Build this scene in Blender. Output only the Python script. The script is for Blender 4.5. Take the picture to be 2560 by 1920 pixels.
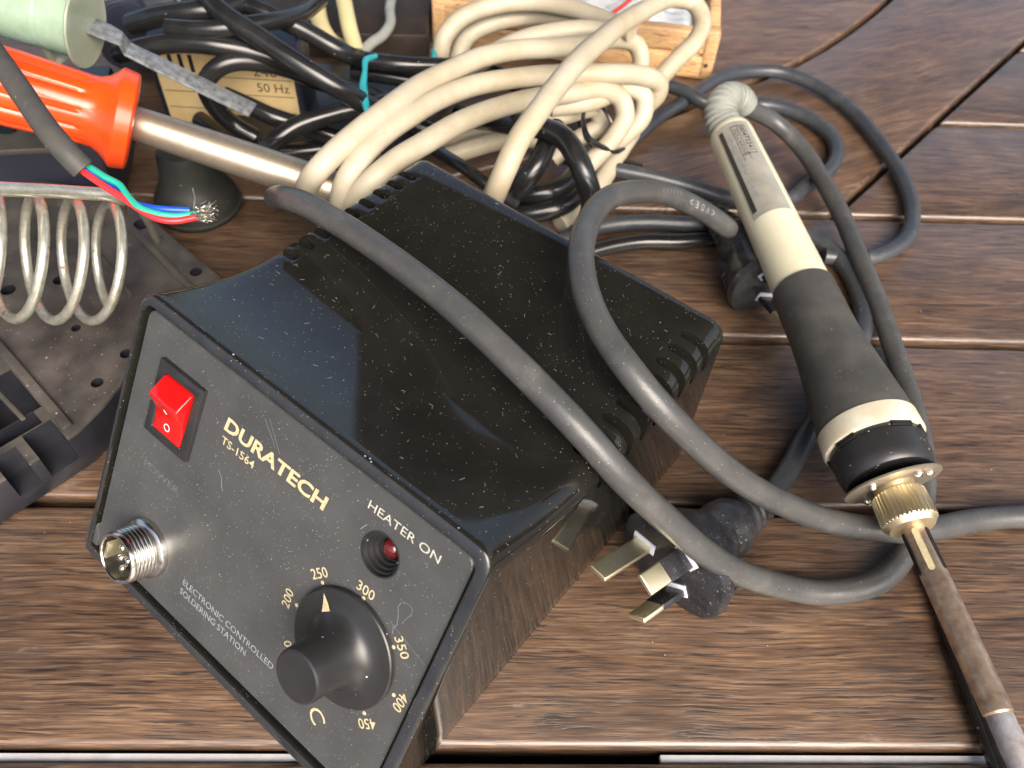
import bpy, bmesh, math, random
from mathutils import Vector, Matrix, noise

# ------------------------------------------------------------------ camera, sky, sun, exposure
for o in list(bpy.data.objects):
    bpy.data.objects.remove(o)
scene = bpy.context.scene
col = scene.collection
MM = 0.001                                    # all lengths below are millimetres

camd = bpy.data.cameras.new("camera")
camo = bpy.data.objects.new("camera", camd)
col.objects.link(camo)
camd.sensor_width = 36.0
camd.lens = 28.6331
camd.clip_start = 0.005
camd.clip_end = 50.0
_r = Vector((0.997892, 0.050535, 0.040705)); _u = Vector((-0.064890, 0.777136, 0.625978)); _f = Vector((0.000000, 0.627300, -0.778778))
camo.matrix_world = Matrix(((_r.x, _u.x, -_f.x, 0.0), (_r.y, _u.y, -_f.y, 0.0), (_r.z, _u.z, -_f.z, 227.50 * MM), (0, 0, 0, 1)))
camd.dof.use_dof = True
camd.dof.focus_distance = 0.208
camd.dof.aperture_fstop = 22.0
scene.camera = camo

SUN_AZ, SUN_EL = math.radians(-66.0), math.radians(42.0)      # azimuth from +x towards +y (the open side, behind the viewer)
world = bpy.data.worlds.new("World")
scene.world = world
world.use_nodes = True
wn = world.node_tree
sky = wn.nodes.new("ShaderNodeTexSky")
sky.sky_type = 'NISHITA'
sky.sun_disc = False
sky.sun_elevation = SUN_EL
sky.sun_rotation = math.radians(90.0) - SUN_AZ
sky.altitude = 0.0
sky.air_density = 1.0
sky.dust_density = 7.0
sky.ozone_density = 1.0
bg = wn.nodes["Background"]
wn.links.new(sky.outputs[0], bg.inputs[0])
bg.inputs[1].default_value = 0.15

sund = bpy.data.lights.new("sun", 'SUN')
sund.energy = 2.0
sund.angle = math.radians(52.0)
sund.color = (1.0, 0.975, 0.94)
suno = bpy.data.objects.new("sun", sund)
col.objects.link(suno)
_sd = Vector((math.cos(SUN_EL) * math.cos(SUN_AZ), math.cos(SUN_EL) * math.sin(SUN_AZ), math.sin(SUN_EL)))
suno.rotation_euler = _sd.to_track_quat('Z', 'Y').to_euler()
suno.location = _sd * 2.0

vs = scene.view_settings
vs.view_transform = 'Standard'
vs.look = 'None'
vs.exposure = 1.0
vs.gamma = 1.0
vs.use_curve_mapping = False
scene.render.engine = 'CYCLES'
scene.render.resolution_x = 1024
scene.render.resolution_y = 768

random.seed(7)

# ------------------------------------------------------------------ materials
class NT:
    def __init__(self, name):
        self.m = bpy.data.materials.new(name)
        self.m.use_nodes = True
        self.t = self.m.node_tree
        self.b = self.t.nodes["Principled BSDF"]
    def n(self, kind, **kw):
        x = self.t.nodes.new(kind)
        for k, v in kw.items():
            setattr(x, k, v)
        return x
    def l(self, a, b):
        self.t.links.new(a, b)
    def coord(self, sx=1.0, sy=1.0, sz=1.0, rnd=False):
        tc = self.n("ShaderNodeTexCoord")
        mp = self.n("ShaderNodeMapping")
        mp.inputs["Scale"].default_value = (sx, sy, sz)
        self.l(tc.outputs["Object"], mp.inputs["Vector"])
        if rnd:
            oi = self.n("ShaderNodeObjectInfo")
            mu = self.n("ShaderNodeMath", operation='MULTIPLY')
            mu.inputs[1].default_value = 37.0
            self.l(oi.outputs["Random"], mu.inputs[0])
            cx = self.n("ShaderNodeCombineXYZ")
            self.l(mu.outputs[0], cx.inputs[0]); self.l(mu.outputs[0], cx.inputs[1])
            self.l(cx.outputs[0], mp.inputs["Location"])
        return mp.outputs[0]
    def noise(self, vec, scale, detail=4.0, rough=0.55):
        x = self.n("ShaderNodeTexNoise")
        x.inputs["Scale"].default_value = scale
        x.inputs["Detail"].default_value = detail
        x.inputs["Roughness"].default_value = rough
        self.l(vec, x.inputs["Vector"])
        return x.outputs[0]
    def ramp(self, fac, stops):
        x = self.n("ShaderNodeValToRGB")
        e = x.color_ramp.elements
        while len(e) > 1:
            e.remove(e[0])
        e[0].position = stops[0][0]; e[0].color = c4(stops[0][1])
        for p, c in stops[1:]:
            q = e.new(p); q.color = c4(c)
        self.l(fac, x.inputs[0])
        return x.outputs[0]
    def mix(self, fac, a, b, mode='MIX'):
        x = self.n("ShaderNodeMix", data_type='RGBA', blend_type=mode)
        for s, v in ((0, fac), (6, a), (7, b)):
            if hasattr(v, "is_output") or isinstance(v, bpy.types.NodeSocket):
                self.l(v, x.inputs[s])
            else:
                x.inputs[s].default_value = v if s == 0 else c4(v)
        return x.outputs[2]
    def math(self, op, a, b=0.0):
        x = self.n("ShaderNodeMath", operation=op)
        for i, v in enumerate((a, b)):
            if isinstance(v, bpy.types.NodeSocket):
                self.l(v, x.inputs[i])
            else:
                x.inputs[i].default_value = v
        return x.outputs[0]
    def bump(self, h, strength=0.3, dist=0.0002):
        x = self.n("ShaderNodeBump")
        x.inputs["Strength"].default_value = strength
        x.inputs["Distance"].default_value = dist
        self.l(h, x.inputs["Height"])
        self.l(x.outputs[0], self.b.inputs["Normal"])
    def specks(self, scale, thr, amount, vec=None):
        """scattered dust grains: 1 on a grain, 0 elsewhere"""
        v = vec or self.coord()
        vo = self.n("ShaderNodeTexVoronoi")
        vo.inputs["Scale"].default_value = scale
        self.l(v, vo.inputs["Vector"])
        sz = self.n("ShaderNodeSeparateColor")
        self.l(vo.outputs["Color"], sz.inputs[0])
        lim = self.math('MULTIPLY', sz.outputs[1], thr)
        near = self.math('LESS_THAN', vo.outputs["Distance"], lim)
        cl = self.ramp(self.noise(v, scale * 0.09, 4.0, 0.7), [(0.36, (0.12, 0.12, 0.12)), (0.50, (0.6, 0.6, 0.6)), (0.64, (2.2, 2.2, 2.2))])
        keep = self.math('LESS_THAN', sz.outputs[0], self.math('MULTIPLY', cl, amount))
        return self.math('MULTIPLY', near, keep)

def c4(c):
    return (c[0], c[1], c[2], 1.0) if len(c) == 3 else c

MATS = {}
def rubber(name, c1, c2, scuff, rough=0.34):
    """dusty rubber flex: mottled, with lengthwise scuffs and grains of dust"""
    k = NT(name)
    v = k.coord()
    c = k.ramp(k.noise(v, 95.0, 6.0, 0.7), [(0.30, c1), (0.70, c2)])
    sm = k.ramp(k.noise(v, 48.0, 7.0, 0.78), [(0.57, (0, 0, 0)), (0.70, (1, 1, 1))])
    c = k.mix(k.math('MULTIPLY', sm, 0.5), c, scuff)
    br = k.ramp(k.noise(v, 33.0, 8.0, 0.8), [(0.655, (0, 0, 0)), (0.70, (1, 1, 1))])
    c = k.mix(k.math('MULTIPLY', br, 0.6), c, (0.19, 0.12, 0.06))
    d = k.math('MAXIMUM', k.specks(500.0, 0.11, 0.35, v), k.specks(1400.0, 0.2, 0.35, v))
    c = k.mix(d, c, (0.30, 0.30, 0.29))
    k.l(c, k.b.inputs["Base Color"])
    k.l(k.math('ADD', rough, k.math('MULTIPLY', sm, 0.25)), k.b.inputs["Roughness"])
    k.bump(k.math('ADD', k.noise(v, 1500.0, 3.0), k.math('MULTIPLY', k.noise(v, 160.0, 3.0), 2.0)), 0.16, 0.0003)
    MATS[name] = k.m

def plain(name, c1, c2=None, rough=0.5, metal=0.0, scale=150.0, rvar=0.0, bump=0.0, bscale=600.0, dust=None, spec=0.5, coat=0.0, dustcol=(0.42, 0.41, 0.38), trans=0.0, sss=0.0, alpha=None):
    k = NT(name)
    v = k.coord()
    f = k.noise(v, scale)
    colr = k.ramp(f, [(0.32, c1), (0.68, c2 or c1)])
    if dust:
        d = None
        for (s, t, a) in dust:
            q = k.specks(s, t, a, v)
            d = q if d is None else k.math('MAXIMUM', d, q)
        colr = k.mix(d, colr, dustcol)
        r0 = k.math('MULTIPLY', d, 0.8 - rough)
        r1 = k.math('ADD', r0, rough)
        if rvar:
            r1 = k.math('ADD', r1, k.math('MULTIPLY', k.math('SUBTRACT', f, 0.5), rvar))
        k.l(r1, k.b.inputs["Roughness"])
    elif rvar:
        k.l(k.math('ADD', k.math('MULTIPLY', k.math('SUBTRACT', f, 0.5), rvar), rough), k.b.inputs["Roughness"])
    else:
        k.b.inputs["Roughness"].default_value = rough
    k.l(colr, k.b.inputs["Base Color"])
    k.b.inputs["Metallic"].default_value = metal
    k.b.inputs["Specular IOR Level"].default_value = spec
    if coat:
        k.b.inputs["Coat Weight"].default_value = coat
        k.b.inputs["Coat Roughness"].default_value = 0.08
    if trans:
        k.b.inputs["Transmission Weight"].default_value = trans
    if sss:
        k.b.inputs["Subsurface Weight"].default_value = sss
        k.b.inputs["Subsurface Radius"].default_value = (0.004, 0.003, 0.002)
        k.b.inputs["Subsurface Scale"].default_value = 1.0
    if alpha is not None:
        k.b.inputs["Alpha"].default_value = alpha
    if bump:
        k.bump(k.noise(v, bscale, 3.0), bump)
    MATS[name] = k.m
    return k.m

def wood(name, dark, mid, light, rough=0.42, wear=0.5, coat=0.0):
    k = NT(name)
    warp = k.noise(k.coord(18.0, 30.0, 30.0, True), 1.0, 3.0)
    def stretched(sx, sy, amount, det, r):
        v = k.coord(sx, sy, sy, True)
        w = k.n("ShaderNodeVectorMath", operation='ADD')
        cx = k.n("ShaderNodeCombineXYZ")
        k.l(k.math('MULTIPLY', k.math('SUBTRACT', warp, 0.5), amount), cx.inputs[1])
        k.l(v, w.inputs[0]); k.l(cx.outputs[0], w.inputs[1])
        return k.noise(w.outputs[0], 1.0, det, r)
    hair = stretched(95.0, 2300.0, 7.0, 2.0, 0.5)
    fine = stretched(44.0, 1150.0, 4.0, 4.0, 0.7)
    streak = stretched(16.0, 230.0, 1.2, 4.0, 0.62)
    broad = k.noise(k.coord(15.0, 30.0, 30.0, True), 1.0, 4.0, 0.6)
    pore = stretched(50.0, 1000.0, 4.0, 3.0, 0.6)
    f = k.math('ADD', k.math('ADD', k.math('MULTIPLY', fine, 0.50), k.math('MULTIPLY', streak, 0.22)), k.math('MULTIPLY', hair, 0.28))
    c = k.ramp(f, [(0.38, dark), (0.455, tuple(0.55 * m + 0.45 * d for m, d in zip(mid, dark))), (0.51, mid), (0.60, light), (0.70, tuple(1.25 * x for x in light))])
    tone = k.ramp(broad, [(0.28, (0.55, 0.54, 0.56)), (0.46, (0.90, 0.89, 0.90)), (0.60, (1.10, 1.08, 1.05)), (0.75, (1.35, 1.28, 1.2))])
    c = k.mix(1.0, c, tone, 'MULTIPLY')
    pf = k.ramp(pore, [(0.565, (0, 0, 0)), (0.61, (1, 1, 1))])
    c = k.mix(k.math('MULTIPLY', pf, 0.8), c, tuple(x * 0.4 for x in dark))
    # silvered, weathered patches
    sil = k.ramp(k.noise(k.coord(20.0, 70.0, 70.0, True), 1.0, 5.0, 0.65), [(0.42, (0, 0, 0)), (0.66, (1, 1, 1))])
    c = k.mix(k.math('MULTIPLY', k.math('MULTIPLY', sil, fine), 0.6 * wear), c, (0.170, 0.130, 0.108))
    sc = k.noise(k.coord(36.0, 90.0, 90.0, True), 1.0, 6.0, 0.75)
    scf = k.ramp(sc, [(0.64, (0, 0, 0)), (0.74, (1, 1, 1))])
    c = k.mix(k.math('MULTIPLY', k.math('MULTIPLY', scf, hair), 1.1 * wear), c, (0.42, 0.385, 0.35))
    d = k.specks(300.0, 0.07, 0.16)
    c = k.mix(d, c, (0.42, 0.39, 0.35))
    k.l(c, k.b.inputs["Base Color"])
    k.l(k.math('ADD', k.math('MULTIPLY', fine, 0.34), rough - 0.17), k.b.inputs["Roughness"])
    k.b.inputs["Specular IOR Level"].default_value = 0.5
    if coat:
        k.b.inputs["Coat Weight"].default_value = coat
        k.b.inputs["Coat Roughness"].default_value = 0.36
    h = k.math('SUBTRACT', k.math('ADD', k.math('MULTIPLY', hair, 0.5), fine), k.math('MULTIPLY', pf, 0.8))
    k.bump(h, 0.3, 0.0004)
    MATS[name] = k.m

wood("table_wood", (0.030, 0.0165, 0.011), (0.106, 0.060, 0.034), (0.208, 0.128, 0.074), coat=1.0)
wood("pine", (0.52, 0.30, 0.13), (0.62, 0.38, 0.18), (0.70, 0.46, 0.24), rough=0.5, wear=0.2)
DUST = [(330.0, 0.05, 0.35), (800.0, 0.10, 0.40), (1700.0, 0.17, 0.30)]
plain("frame_satin", (0.022, 0.024, 0.029), (0.032, 0.034, 0.038), rough=0.20, rvar=0.1, dust=DUST)
plain("black_gloss", (0.011, 0.0105, 0.0095), (0.015, 0.0145, 0.012), rough=0.06, rvar=0.05, dust=DUST, spec=0.5)
plain("panel_grey", (0.050, 0.052, 0.054), (0.066, 0.068, 0.069), rough=0.36, rvar=0.2, scale=70, dust=[(420.0, 0.07, 0.45), (1100.0, 0.14, 0.35), (2000.0, 0.2, 0.35)], bump=0.12, bscale=3500)
plain("black_satin", (0.018, 0.018, 0.019), (0.026, 0.026, 0.027), rough=0.34, dust=[(700.0, 0.18, 0.25)], bump=0.05, bscale=2500)
plain("dome_rubber", (0.016, 0.017, 0.015), (0.03, 0.03, 0.026), rough=0.5, scale=100, dust=[(500.0, 0.12, 0.3)])
plain("black_hole", (0.004, 0.004, 0.004), rough=0.6)
plain("gold_print", (0.56, 0.48, 0.29), (0.42, 0.36, 0.21), rough=0.5, scale=900)
plain("white_print", (0.52, 0.50, 0.43), (0.38, 0.37, 0.32), rough=0.5, scale=900)
plain("faded_print", (0.125, 0.13, 0.14), (0.09, 0.095, 0.10), rough=0.5, scale=900)
plain("grey_print", (0.30, 0.32, 0.37), (0.2, 0.22, 0.25), rough=0.5, scale=900)
plain("red_plastic", (0.66, 0.008, 0.008), (0.55, 0.006, 0.006), rough=0.16, coat=0.3, sss=0.15)
plain("red_lens", (0.14, 0.012, 0.012), (0.10, 0.01, 0.01), rough=0.12, dust=[(2500.0, 0.3, 0.4)], coat=0.5)
plain("steel", (0.72, 0.70, 0.66), (0.60, 0.58, 0.54), rough=0.20, metal=1.0, rvar=0.15)
plain("worn_steel", (0.46, 0.40, 0.32), (0.38, 0.32, 0.25), rough=0.40, metal=0.8, rvar=0.2, scale=300)
plain("brass", (0.92, 0.85, 0.60), (0.82, 0.74, 0.50), rough=0.42, metal=1.0, rvar=0.15, scale=400)
plain("nickel_brass", (0.86, 0.76, 0.52), (0.76, 0.66, 0.45), rough=0.40, metal=1.0, rvar=0.1, scale=500)
plain("burnt_steel", (0.56, 0.45, 0.34), (0.30, 0.20, 0.15), rough=0.40, metal=0.8, rvar=0.25, scale=260, bump=0.3, bscale=900)
plain("tip_oxide", (0.46, 0.47, 0.50), (0.30, 0.24, 0.21), rough=0.6, metal=0.5, scale=300, bump=0.4, bscale=900)
rubber("rubber_cord", (0.046, 0.047, 0.049), (0.078, 0.077, 0.074), (0.120, 0.116, 0.108))
rubber("blue_grey_cord", (0.030, 0.034, 0.042), (0.055, 0.058, 0.064), (0.120, 0.116, 0.105))
plain("black_cord", (0.010, 0.010, 0.011), (0.018, 0.018, 0.018), rough=0.22, rvar=0.15, scale=90, dust=[(500.0, 0.16, 0.2)], dustcol=(0.2, 0.2, 0.18))
_k = NT("cream_cord")
_v = _k.coord()
_c = _k.ramp(_k.noise(_v, 42.0, 6.0, 0.65), [(0.32, (0.35, 0.295, 0.195)), (0.5, (0.405, 0.355, 0.26)), (0.68, (0.46, 0.415, 0.325))])
_st = _k.ramp(_k.noise(_v, 150.0, 6.0, 0.75), [(0.60, (0, 0, 0)), (0.72, (1, 1, 1))])
_c = _k.mix(_k.math('MULTIPLY', _st, 0.28), _c, (0.24, 0.17, 0.10))
_k.l(_k.mix(_k.specks(450.0, 0.12, 0.12, _v), _c, (0.10, 0.07, 0.04)), _k.b.inputs["Base Color"])
_k.b.inputs["Roughness"].default_value = 0.5
_k.bump(_k.noise(_v, 500.0, 4.0), 0.12)
MATS["cream_cord"] = _k.m
plain("yellow_cord", (0.48, 0.42, 0.22), (0.55, 0.48, 0.28), rough=0.45, scale=40)
plain("cream_plastic", (0.62, 0.58, 0.41), (0.68, 0.65, 0.50), rough=0.38, scale=45, bump=0.04, bscale=1500, sss=0.05)
plain("cream_dirty", (0.60, 0.57, 0.46), (0.48, 0.42, 0.30), rough=0.5, scale=120)
plain("grip_rubber", (0.044, 0.043, 0.041), (0.074, 0.070, 0.062), rough=0.62, scale=120, dust=[(500.0, 0.16, 0.35), (1200.0, 0.2, 0.2)], bump=0.15, bscale=1600, dustcol=(0.22, 0.20, 0.16))
plain("boot_grey", (0.23, 0.24, 0.22), (0.28, 0.29, 0.26), rough=0.42, scale=120)
plain("label_silver", (0.34, 0.325, 0.27), (0.46, 0.43, 0.36), rough=0.35, metal=0.3, scale=120)
plain("ink_black", (0.012, 0.012, 0.012), rough=0.45)
plain("plug_black", (0.014, 0.014, 0.016), (0.030, 0.030, 0.034), rough=0.30, rvar=0.15, scale=200, dust=[(900.0, 0.2, 0.5), (1700, 0.26, 0.7)], dustcol=(0.20, 0.20, 0.21))
plain("pale_lavender", (0.62, 0.64, 0.74), (0.70, 0.72, 0.80), rough=0.35)
plain("orange_plastic", (0.86, 0.062, 0.006), (0.88, 0.072, 0.008), rough=0.30, coat=0.35, scale=60, sss=0.08)
plain("wire_red", (0.70, 0.03, 0.035), rough=0.35)
plain("wire_green", (0.02, 0.33, 0.24), rough=0.35)
plain("wire_blue", (0.01, 0.07, 0.48), rough=0.35)
plain("tinned", (0.70, 0.67, 0.60), rough=0.3, metal=1.0)
plain("stand_iron", (0.030, 0.028, 0.026), (0.085, 0.075, 0.065), rough=0.48, rvar=0.25, scale=80, bump=0.35, bscale=500, dust=[(300.0, 0.10, 0.4), (800.0, 0.18, 0.5)], dustcol=(0.30, 0.28, 0.25))
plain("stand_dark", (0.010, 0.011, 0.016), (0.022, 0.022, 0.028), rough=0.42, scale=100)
plain("navy_black", (0.012, 0.014, 0.026), (0.02, 0.022, 0.034), rough=0.35, scale=60)
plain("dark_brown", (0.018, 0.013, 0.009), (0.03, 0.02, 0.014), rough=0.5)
plain("teal_tie", (0.02, 0.30, 0.34), (0.03, 0.36, 0.40), rough=0.35)
plain("bobbin_green", (0.36, 0.50, 0.36), (0.46, 0.60, 0.46), rough=0.18, trans=0.35, sss=0.1)
plain("clear_ring", (0.62, 0.66, 0.52), (0.68, 0.72, 0.6), rough=0.15, trans=0.6)
plain("zinc_strip", (0.34, 0.36, 0.37), (0.13, 0.14, 0.15), rough=0.45, metal=0.45, scale=380, bump=0.25, bscale=700)
plain("tan_label", (0.52, 0.38, 0.18), (0.60, 0.46, 0.24), rough=0.55, scale=120)
plain("plastic_bag", (0.58, 0.63, 0.67), (0.68, 0.72, 0.75), rough=0.2, trans=0.35, scale=40)
plain("zip_red", (0.60, 0.05, 0.04), rough=0.4)
plain("nail_steel", (0.36, 0.40, 0.46), (0.24, 0.27, 0.32), rough=0.35, metal=0.8)
plain("roof_boards", (0.13, 0.105, 0.065), (0.10, 0.08, 0.05), rough=0.6, scale=3.0)
plain("white_paint", (0.74, 0.74, 0.76), (0.62, 0.61, 0.62), rough=0.5)
# rusty plated wire of the coil holder
_k = NT("coil_wire")
_v = _k.coord()
_n1 = _k.noise(_v, 190.0, 5.0, 0.65)
_n2 = _k.noise(_v, 420.0, 3.0)
_c = _k.ramp(_n2, [(0.3, (0.46, 0.45, 0.36)), (0.7, (0.64, 0.63, 0.55))])
_rf = _k.ramp(_n1, [(0.60, (0, 0, 0)), (0.70, (1, 1, 1))])
_k.l(_k.mix(_rf, _c, (0.20, 0.10, 0.05)), _k.b.inputs["Base Color"])
_k.l(_k.math('SUBTRACT', 0.75, _k.math('MULTIPLY', _rf, 0.65)), _k.b.inputs["Metallic"])
_k.l(_k.math('ADD', 0.32, _k.math('MULTIPLY', _rf, 0.4)), _k.b.inputs["Roughness"])
_k.bump(_n2, 0.3)
MATS["coil_wire"] = _k.m

# ------------------------------------------------------------------ mesh helpers (world millimetres)
def V(*a):
    return Vector(a[0]) if len(a) == 1 else Vector(a)

def perp(w):
    w = w.normalized()
    h = Vector((0, 0, 1)) if abs(w.z) < 0.9 else Vector((1, 0, 0))
    u = h.cross(w).normalized()
    return u, w.cross(u).normalized()

class MB:
    def __init__(self):
        self.v = []; self.f = []
    def ring_faces(self, a, b, n, closed=True):
        m = n if closed else n - 1
        for i in range(m):
            j = (i + 1) % n
            self.f.append((a + i, a + j, b + j, b + i))
    def rings(self, loops, cap0=True, cap1=True):
        n = len(loops[0]); base = len(self.v)
        for lp in loops:
            self.v += [Vector(p) for p in lp]
        for k in range(len(loops) - 1):
            self.ring_faces(base + k * n, base + (k + 1) * n, n)
        if cap0: self.f.append(tuple(reversed(range(base, base + n))))
        if cap1: self.f.append(tuple(range(base + (len(loops) - 1) * n, base + len(loops) * n)))
        return self
    def tube(self, pts, r, sides=14, sub=8, ribs=None, straight=False):
        P = [Vector(p) for p in pts]
        R = r if isinstance(r, (list, tuple)) else [r] * len(P)
        C = []; RR = []
        if straight:
            C = P; RR = list(R)
        else:
            ext = [P[0] * 2 - P[1]] + P + [P[-1] * 2 - P[-2]]
            for i in range(1, len(ext) - 2):
                p0, p1, p2, p3 = ext[i - 1:i + 3]
                t1 = max((p1 - p0).length, 1e-4) ** .5; t2 = max((p2 - p1).length, 1e-4) ** .5; t3 = max((p3 - p2).length, 1e-4) ** .5
                m1 = (p1 - p0) / t1 - (p2 - p0) / (t1 + t2) + (p2 - p1) / t2
                m2 = (p2 - p1) / t2 - (p3 - p1) / (t2 + t3) + (p3 - p2) / t3
                m1 *= t2; m2 *= t2
                for s in range(sub):
                    t = s / sub
                    C.append((2 * t**3 - 3 * t * t + 1) * p1 + (t**3 - 2 * t * t + t) * m1 + (-2 * t**3 + 3 * t * t) * p2 + (t**3 - t * t) * m2)
                    RR.append(R[i - 1] * (1 - t) + R[i] * t)
            C.append(P[-1]); RR.append(R[-1])
        T = [(C[min(i + 1, len(C) - 1)] - C[max(i - 1, 0)]).normalized() for i in range(len(C))]
        u, w = perp(T[0])
        loops = []
        for i, c in enumerate(C):
            if i:
                u = (u - T[i] * u.dot(T[i])).normalized()
            w = T[i].cross(u)
            rr = RR[i] * (ribs(i) if ribs else 1.0 + 0.02 * noise.noise(c * 0.11))
            c = c + Vector((noise.noise(c * 0.035), noise.noise(c * 0.035 + Vector((9, 0, 0))), 0.0)) * (0.5 if not ribs and not straight and RR[i] > 2.5 else 0.0)
            loops.append([c + (u * math.cos(2 * math.pi * k / sides) + w * math.sin(2 * math.pi * k / sides)) * rr for k in range(sides)])
        return self.rings(loops)
    def lathe(self, prof, o, axis, seg=40, rad=None, up=None):
        o = Vector(o); axis = Vector(axis).normalized()
        u, w = perp(axis)
        if up is not None:
            u = (Vector(up) - axis * axis.dot(Vector(up))).normalized(); w = axis.cross(u)
        loops = []
        for t, r in prof:
            loops.append([o + axis * t + (u * math.cos(2 * math.pi * k / seg) + w * math.sin(2 * math.pi * k / seg)) * max(r, 0.01) * (rad(t, 2 * math.pi * k / seg) if rad else 1.0) for k in range(seg)])
        return self.rings(loops)
    def box(self, c, x, y, z):
        """box with centre c and half-edge vectors x, y, z"""
        c = Vector(c); x = Vector(x); y = Vector(y); z = Vector(z)
        b = len(self.v)
        for sz in (-1, 1):
            for sy in (-1, 1):
                for sx in (-1, 1):
                    self.v.append(c + x * sx + y * sy + z * sz)
        for q in ((0, 2, 3, 1), (4, 5, 7, 6), (0, 1, 5, 4), (2, 6, 7, 3), (0, 4, 6, 2), (1, 3, 7, 5)):
            self.f.append(tuple(b + i for i in q))
        return self
    def prism(self, poly, d):
        """closed polygon (3-D points) extruded by vector d"""
        n = len(poly); b = len(self.v); d = Vector(d)
        self.v += [Vector(p) for p in poly] + [Vector(p) + d for p in poly]
        for i in range(n):
            j = (i + 1) % n
            self.f.append((b + i, b + j, b + n + j, b + n + i))
        self.f.append(tuple(reversed(range(b, b + n)))); self.f.append(tuple(range(b + n, b + 2 * n)))
        return self
    def sphere(self, c, r, seg=12, sq=(1, 1, 1)):
        c = Vector(c); loops = []
        for i in range(1, seg // 2):
            a = math.pi * i / (seg // 2)
            loops.append([c + Vector((r * sq[0] * math.sin(a) * math.cos(2 * math.pi * k / seg), r * sq[1] * math.sin(a) * math.sin(2 * math.pi * k / seg), r * sq[2] * math.cos(a))) for k in range(seg)])
        return self.rings(loops)
    def mesh(self, name, origin=(0, 0, 0), smooth=40.0, bevel=0.0, bseg=2):
        o = Vector(origin)
        me = bpy.data.meshes.new(name)
        me.from_pydata([(p - o) * MM for p in self.v], [], self.f)
        bm = bmesh.new(); bm.from_mesh(me)
        bmesh.ops.remove_doubles(bm, verts=bm.verts, dist=1e-7)
        bmesh.ops.recalc_face_normals(bm, faces=bm.faces)
        if bevel:
            ed = [e for e in bm.edges if len(e.link_faces) == 2 and e.calc_face_angle(0) > math.radians(30)]
            bmesh.ops.bevel(bm, geom=ed, offset=bevel * MM, segments=bseg, profile=0.5, affect='EDGES', clamp_overlap=True)
        bm.to_mesh(me); bm.free()
        finish(me, smooth)
        return me

def finish(me, smooth=40.0):
    for p in me.polygons:
        p.use_smooth = True
    me.set_sharp_from_angle(angle=math.radians(smooth))

def thing(name, label, cat, loc, group=None):
    o = bpy.data.objects.new(name, None)
    o.empty_display_size = 0.005
    col.objects.link(o)
    o.location = Vector(loc) * MM
    o["label"] = label; o["category"] = cat
    if group: o["group"] = group
    return o

def root_of(o):
    p = Vector((0, 0, 0))
    while o is not None:
        p += o.location; o = o.parent
    return p / MM

def part(name, mb, mat, parent, label=None, smooth=40.0, bevel=0.0, bseg=2, kind=None):
    """one mesh object, vertices given in world millimetres, child of parent"""
    org = root_of(parent) if parent else Vector((0, 0, 0))
    me = mb if isinstance(mb, bpy.types.Mesh) else mb.mesh(name, org, smooth, bevel, bseg)
    if not me.materials:
        me.materials.append(MATS[mat])
    o = bpy.data.objects.new(name, me)
    col.objects.link(o)
    o.parent = parent
    if label: o["label"] = label
    if kind: o["kind"] = kind
    return o

def glyphs(body, frame, width=None, height=None, bold=0.0, shear=0.0, rot=0.0, align='LEFT', thick=0.05, space=1.0):
    """flat lettering: frame = (origin, x axis, y axis, normal) in millimetres; returns MB-like mesh in world mm"""
    cu = bpy.data.curves.new("lettering", 'FONT')
    cu.body = body; cu.size = 1.0; cu.offset = bold; cu.shear = shear; cu.space_character = space
    cu.resolution_u = 3
    ob = bpy.data.objects.new("lettering", cu)
    col.objects.link(ob)
    bpy.context.view_layer.update()
    me = ob.to_mesh()
    vs_ = [v.co.copy() for v in me.vertices]; fs = [tuple(p.vertices) for p in me.polygons]
    ob.to_mesh_clear()
    bpy.data.objects.remove(ob); bpy.data.curves.remove(cu)
    x0 = min(v.x for v in vs_); x1 = max(v.x for v in vs_); y0 = min(v.y for v in vs_); y1 = max(v.y for v in vs_)
    sy = height / (y1 - y0) if height else width / (x1 - x0)
    sx = width / (x1 - x0) if width else sy
    cx = {'LEFT': x0, 'CENTER': (x0 + x1) / 2}[align]; cy = y0 if align == 'LEFT' else (y0 + y1) / 2
    o, X, Y, N = [Vector(q) for q in frame]
    c, s = math.cos(rot), math.sin(rot)
    mb = MB()
    for v in vs_:
        a = (v.x - cx) * sx; b = (v.y - cy) * sy
        mb.v.append(o + X * (a * c - b * s) + Y * (a * s + b * c) + N * thick)
    mb.f = fs
    return mb

# ------------------------------------------------------------------ the table
TA = 0.058248
TX = Vector((math.cos(TA), math.sin(TA), 0)); TY = Vector((-math.sin(TA), math.cos(TA), 0)); TO = Vector((0, 59.686, 0))
PITCH = 74.461
THICK = 19.0
table = thing("garden_table", "brown slatted hardwood table top with dark gaps between the boards", "table", (0, 200, -THICK))
TROOT = Vector((0, 200, -THICK))

def board(name, poly, grain_deg=0.0, bevel=1.7):
    """poly in table coordinates (mm); mesh local x runs along the grain"""
    cx = sum(p[0] for p in poly) / len(poly); cy = sum(p[1] for p in poly) / len(poly)
    g = math.radians(grain_deg)
    ca, sa_ = math.cos(g), math.sin(g)
    mb = MB()
    loc = [Vector(((x - cx) * ca + (y - cy) * sa_, -(x - cx) * sa_ + (y - cy) * ca, -THICK)) for x, y in poly]
    mb.prism(loc, (0, 0, THICK))
    me = mb.mesh(name, (0, 0, 0), 50.0, bevel, 3)
    me.materials.append(MATS["table_wood"])
    o = bpy.data.objects.new(name, me)
    col.objects.link(o)
    o.parent = table
    o.location = (TO + TX * cx + TY * cy - TROOT) * MM
    o.rotation_euler = (0, 0, TA + g)
    return o

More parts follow.
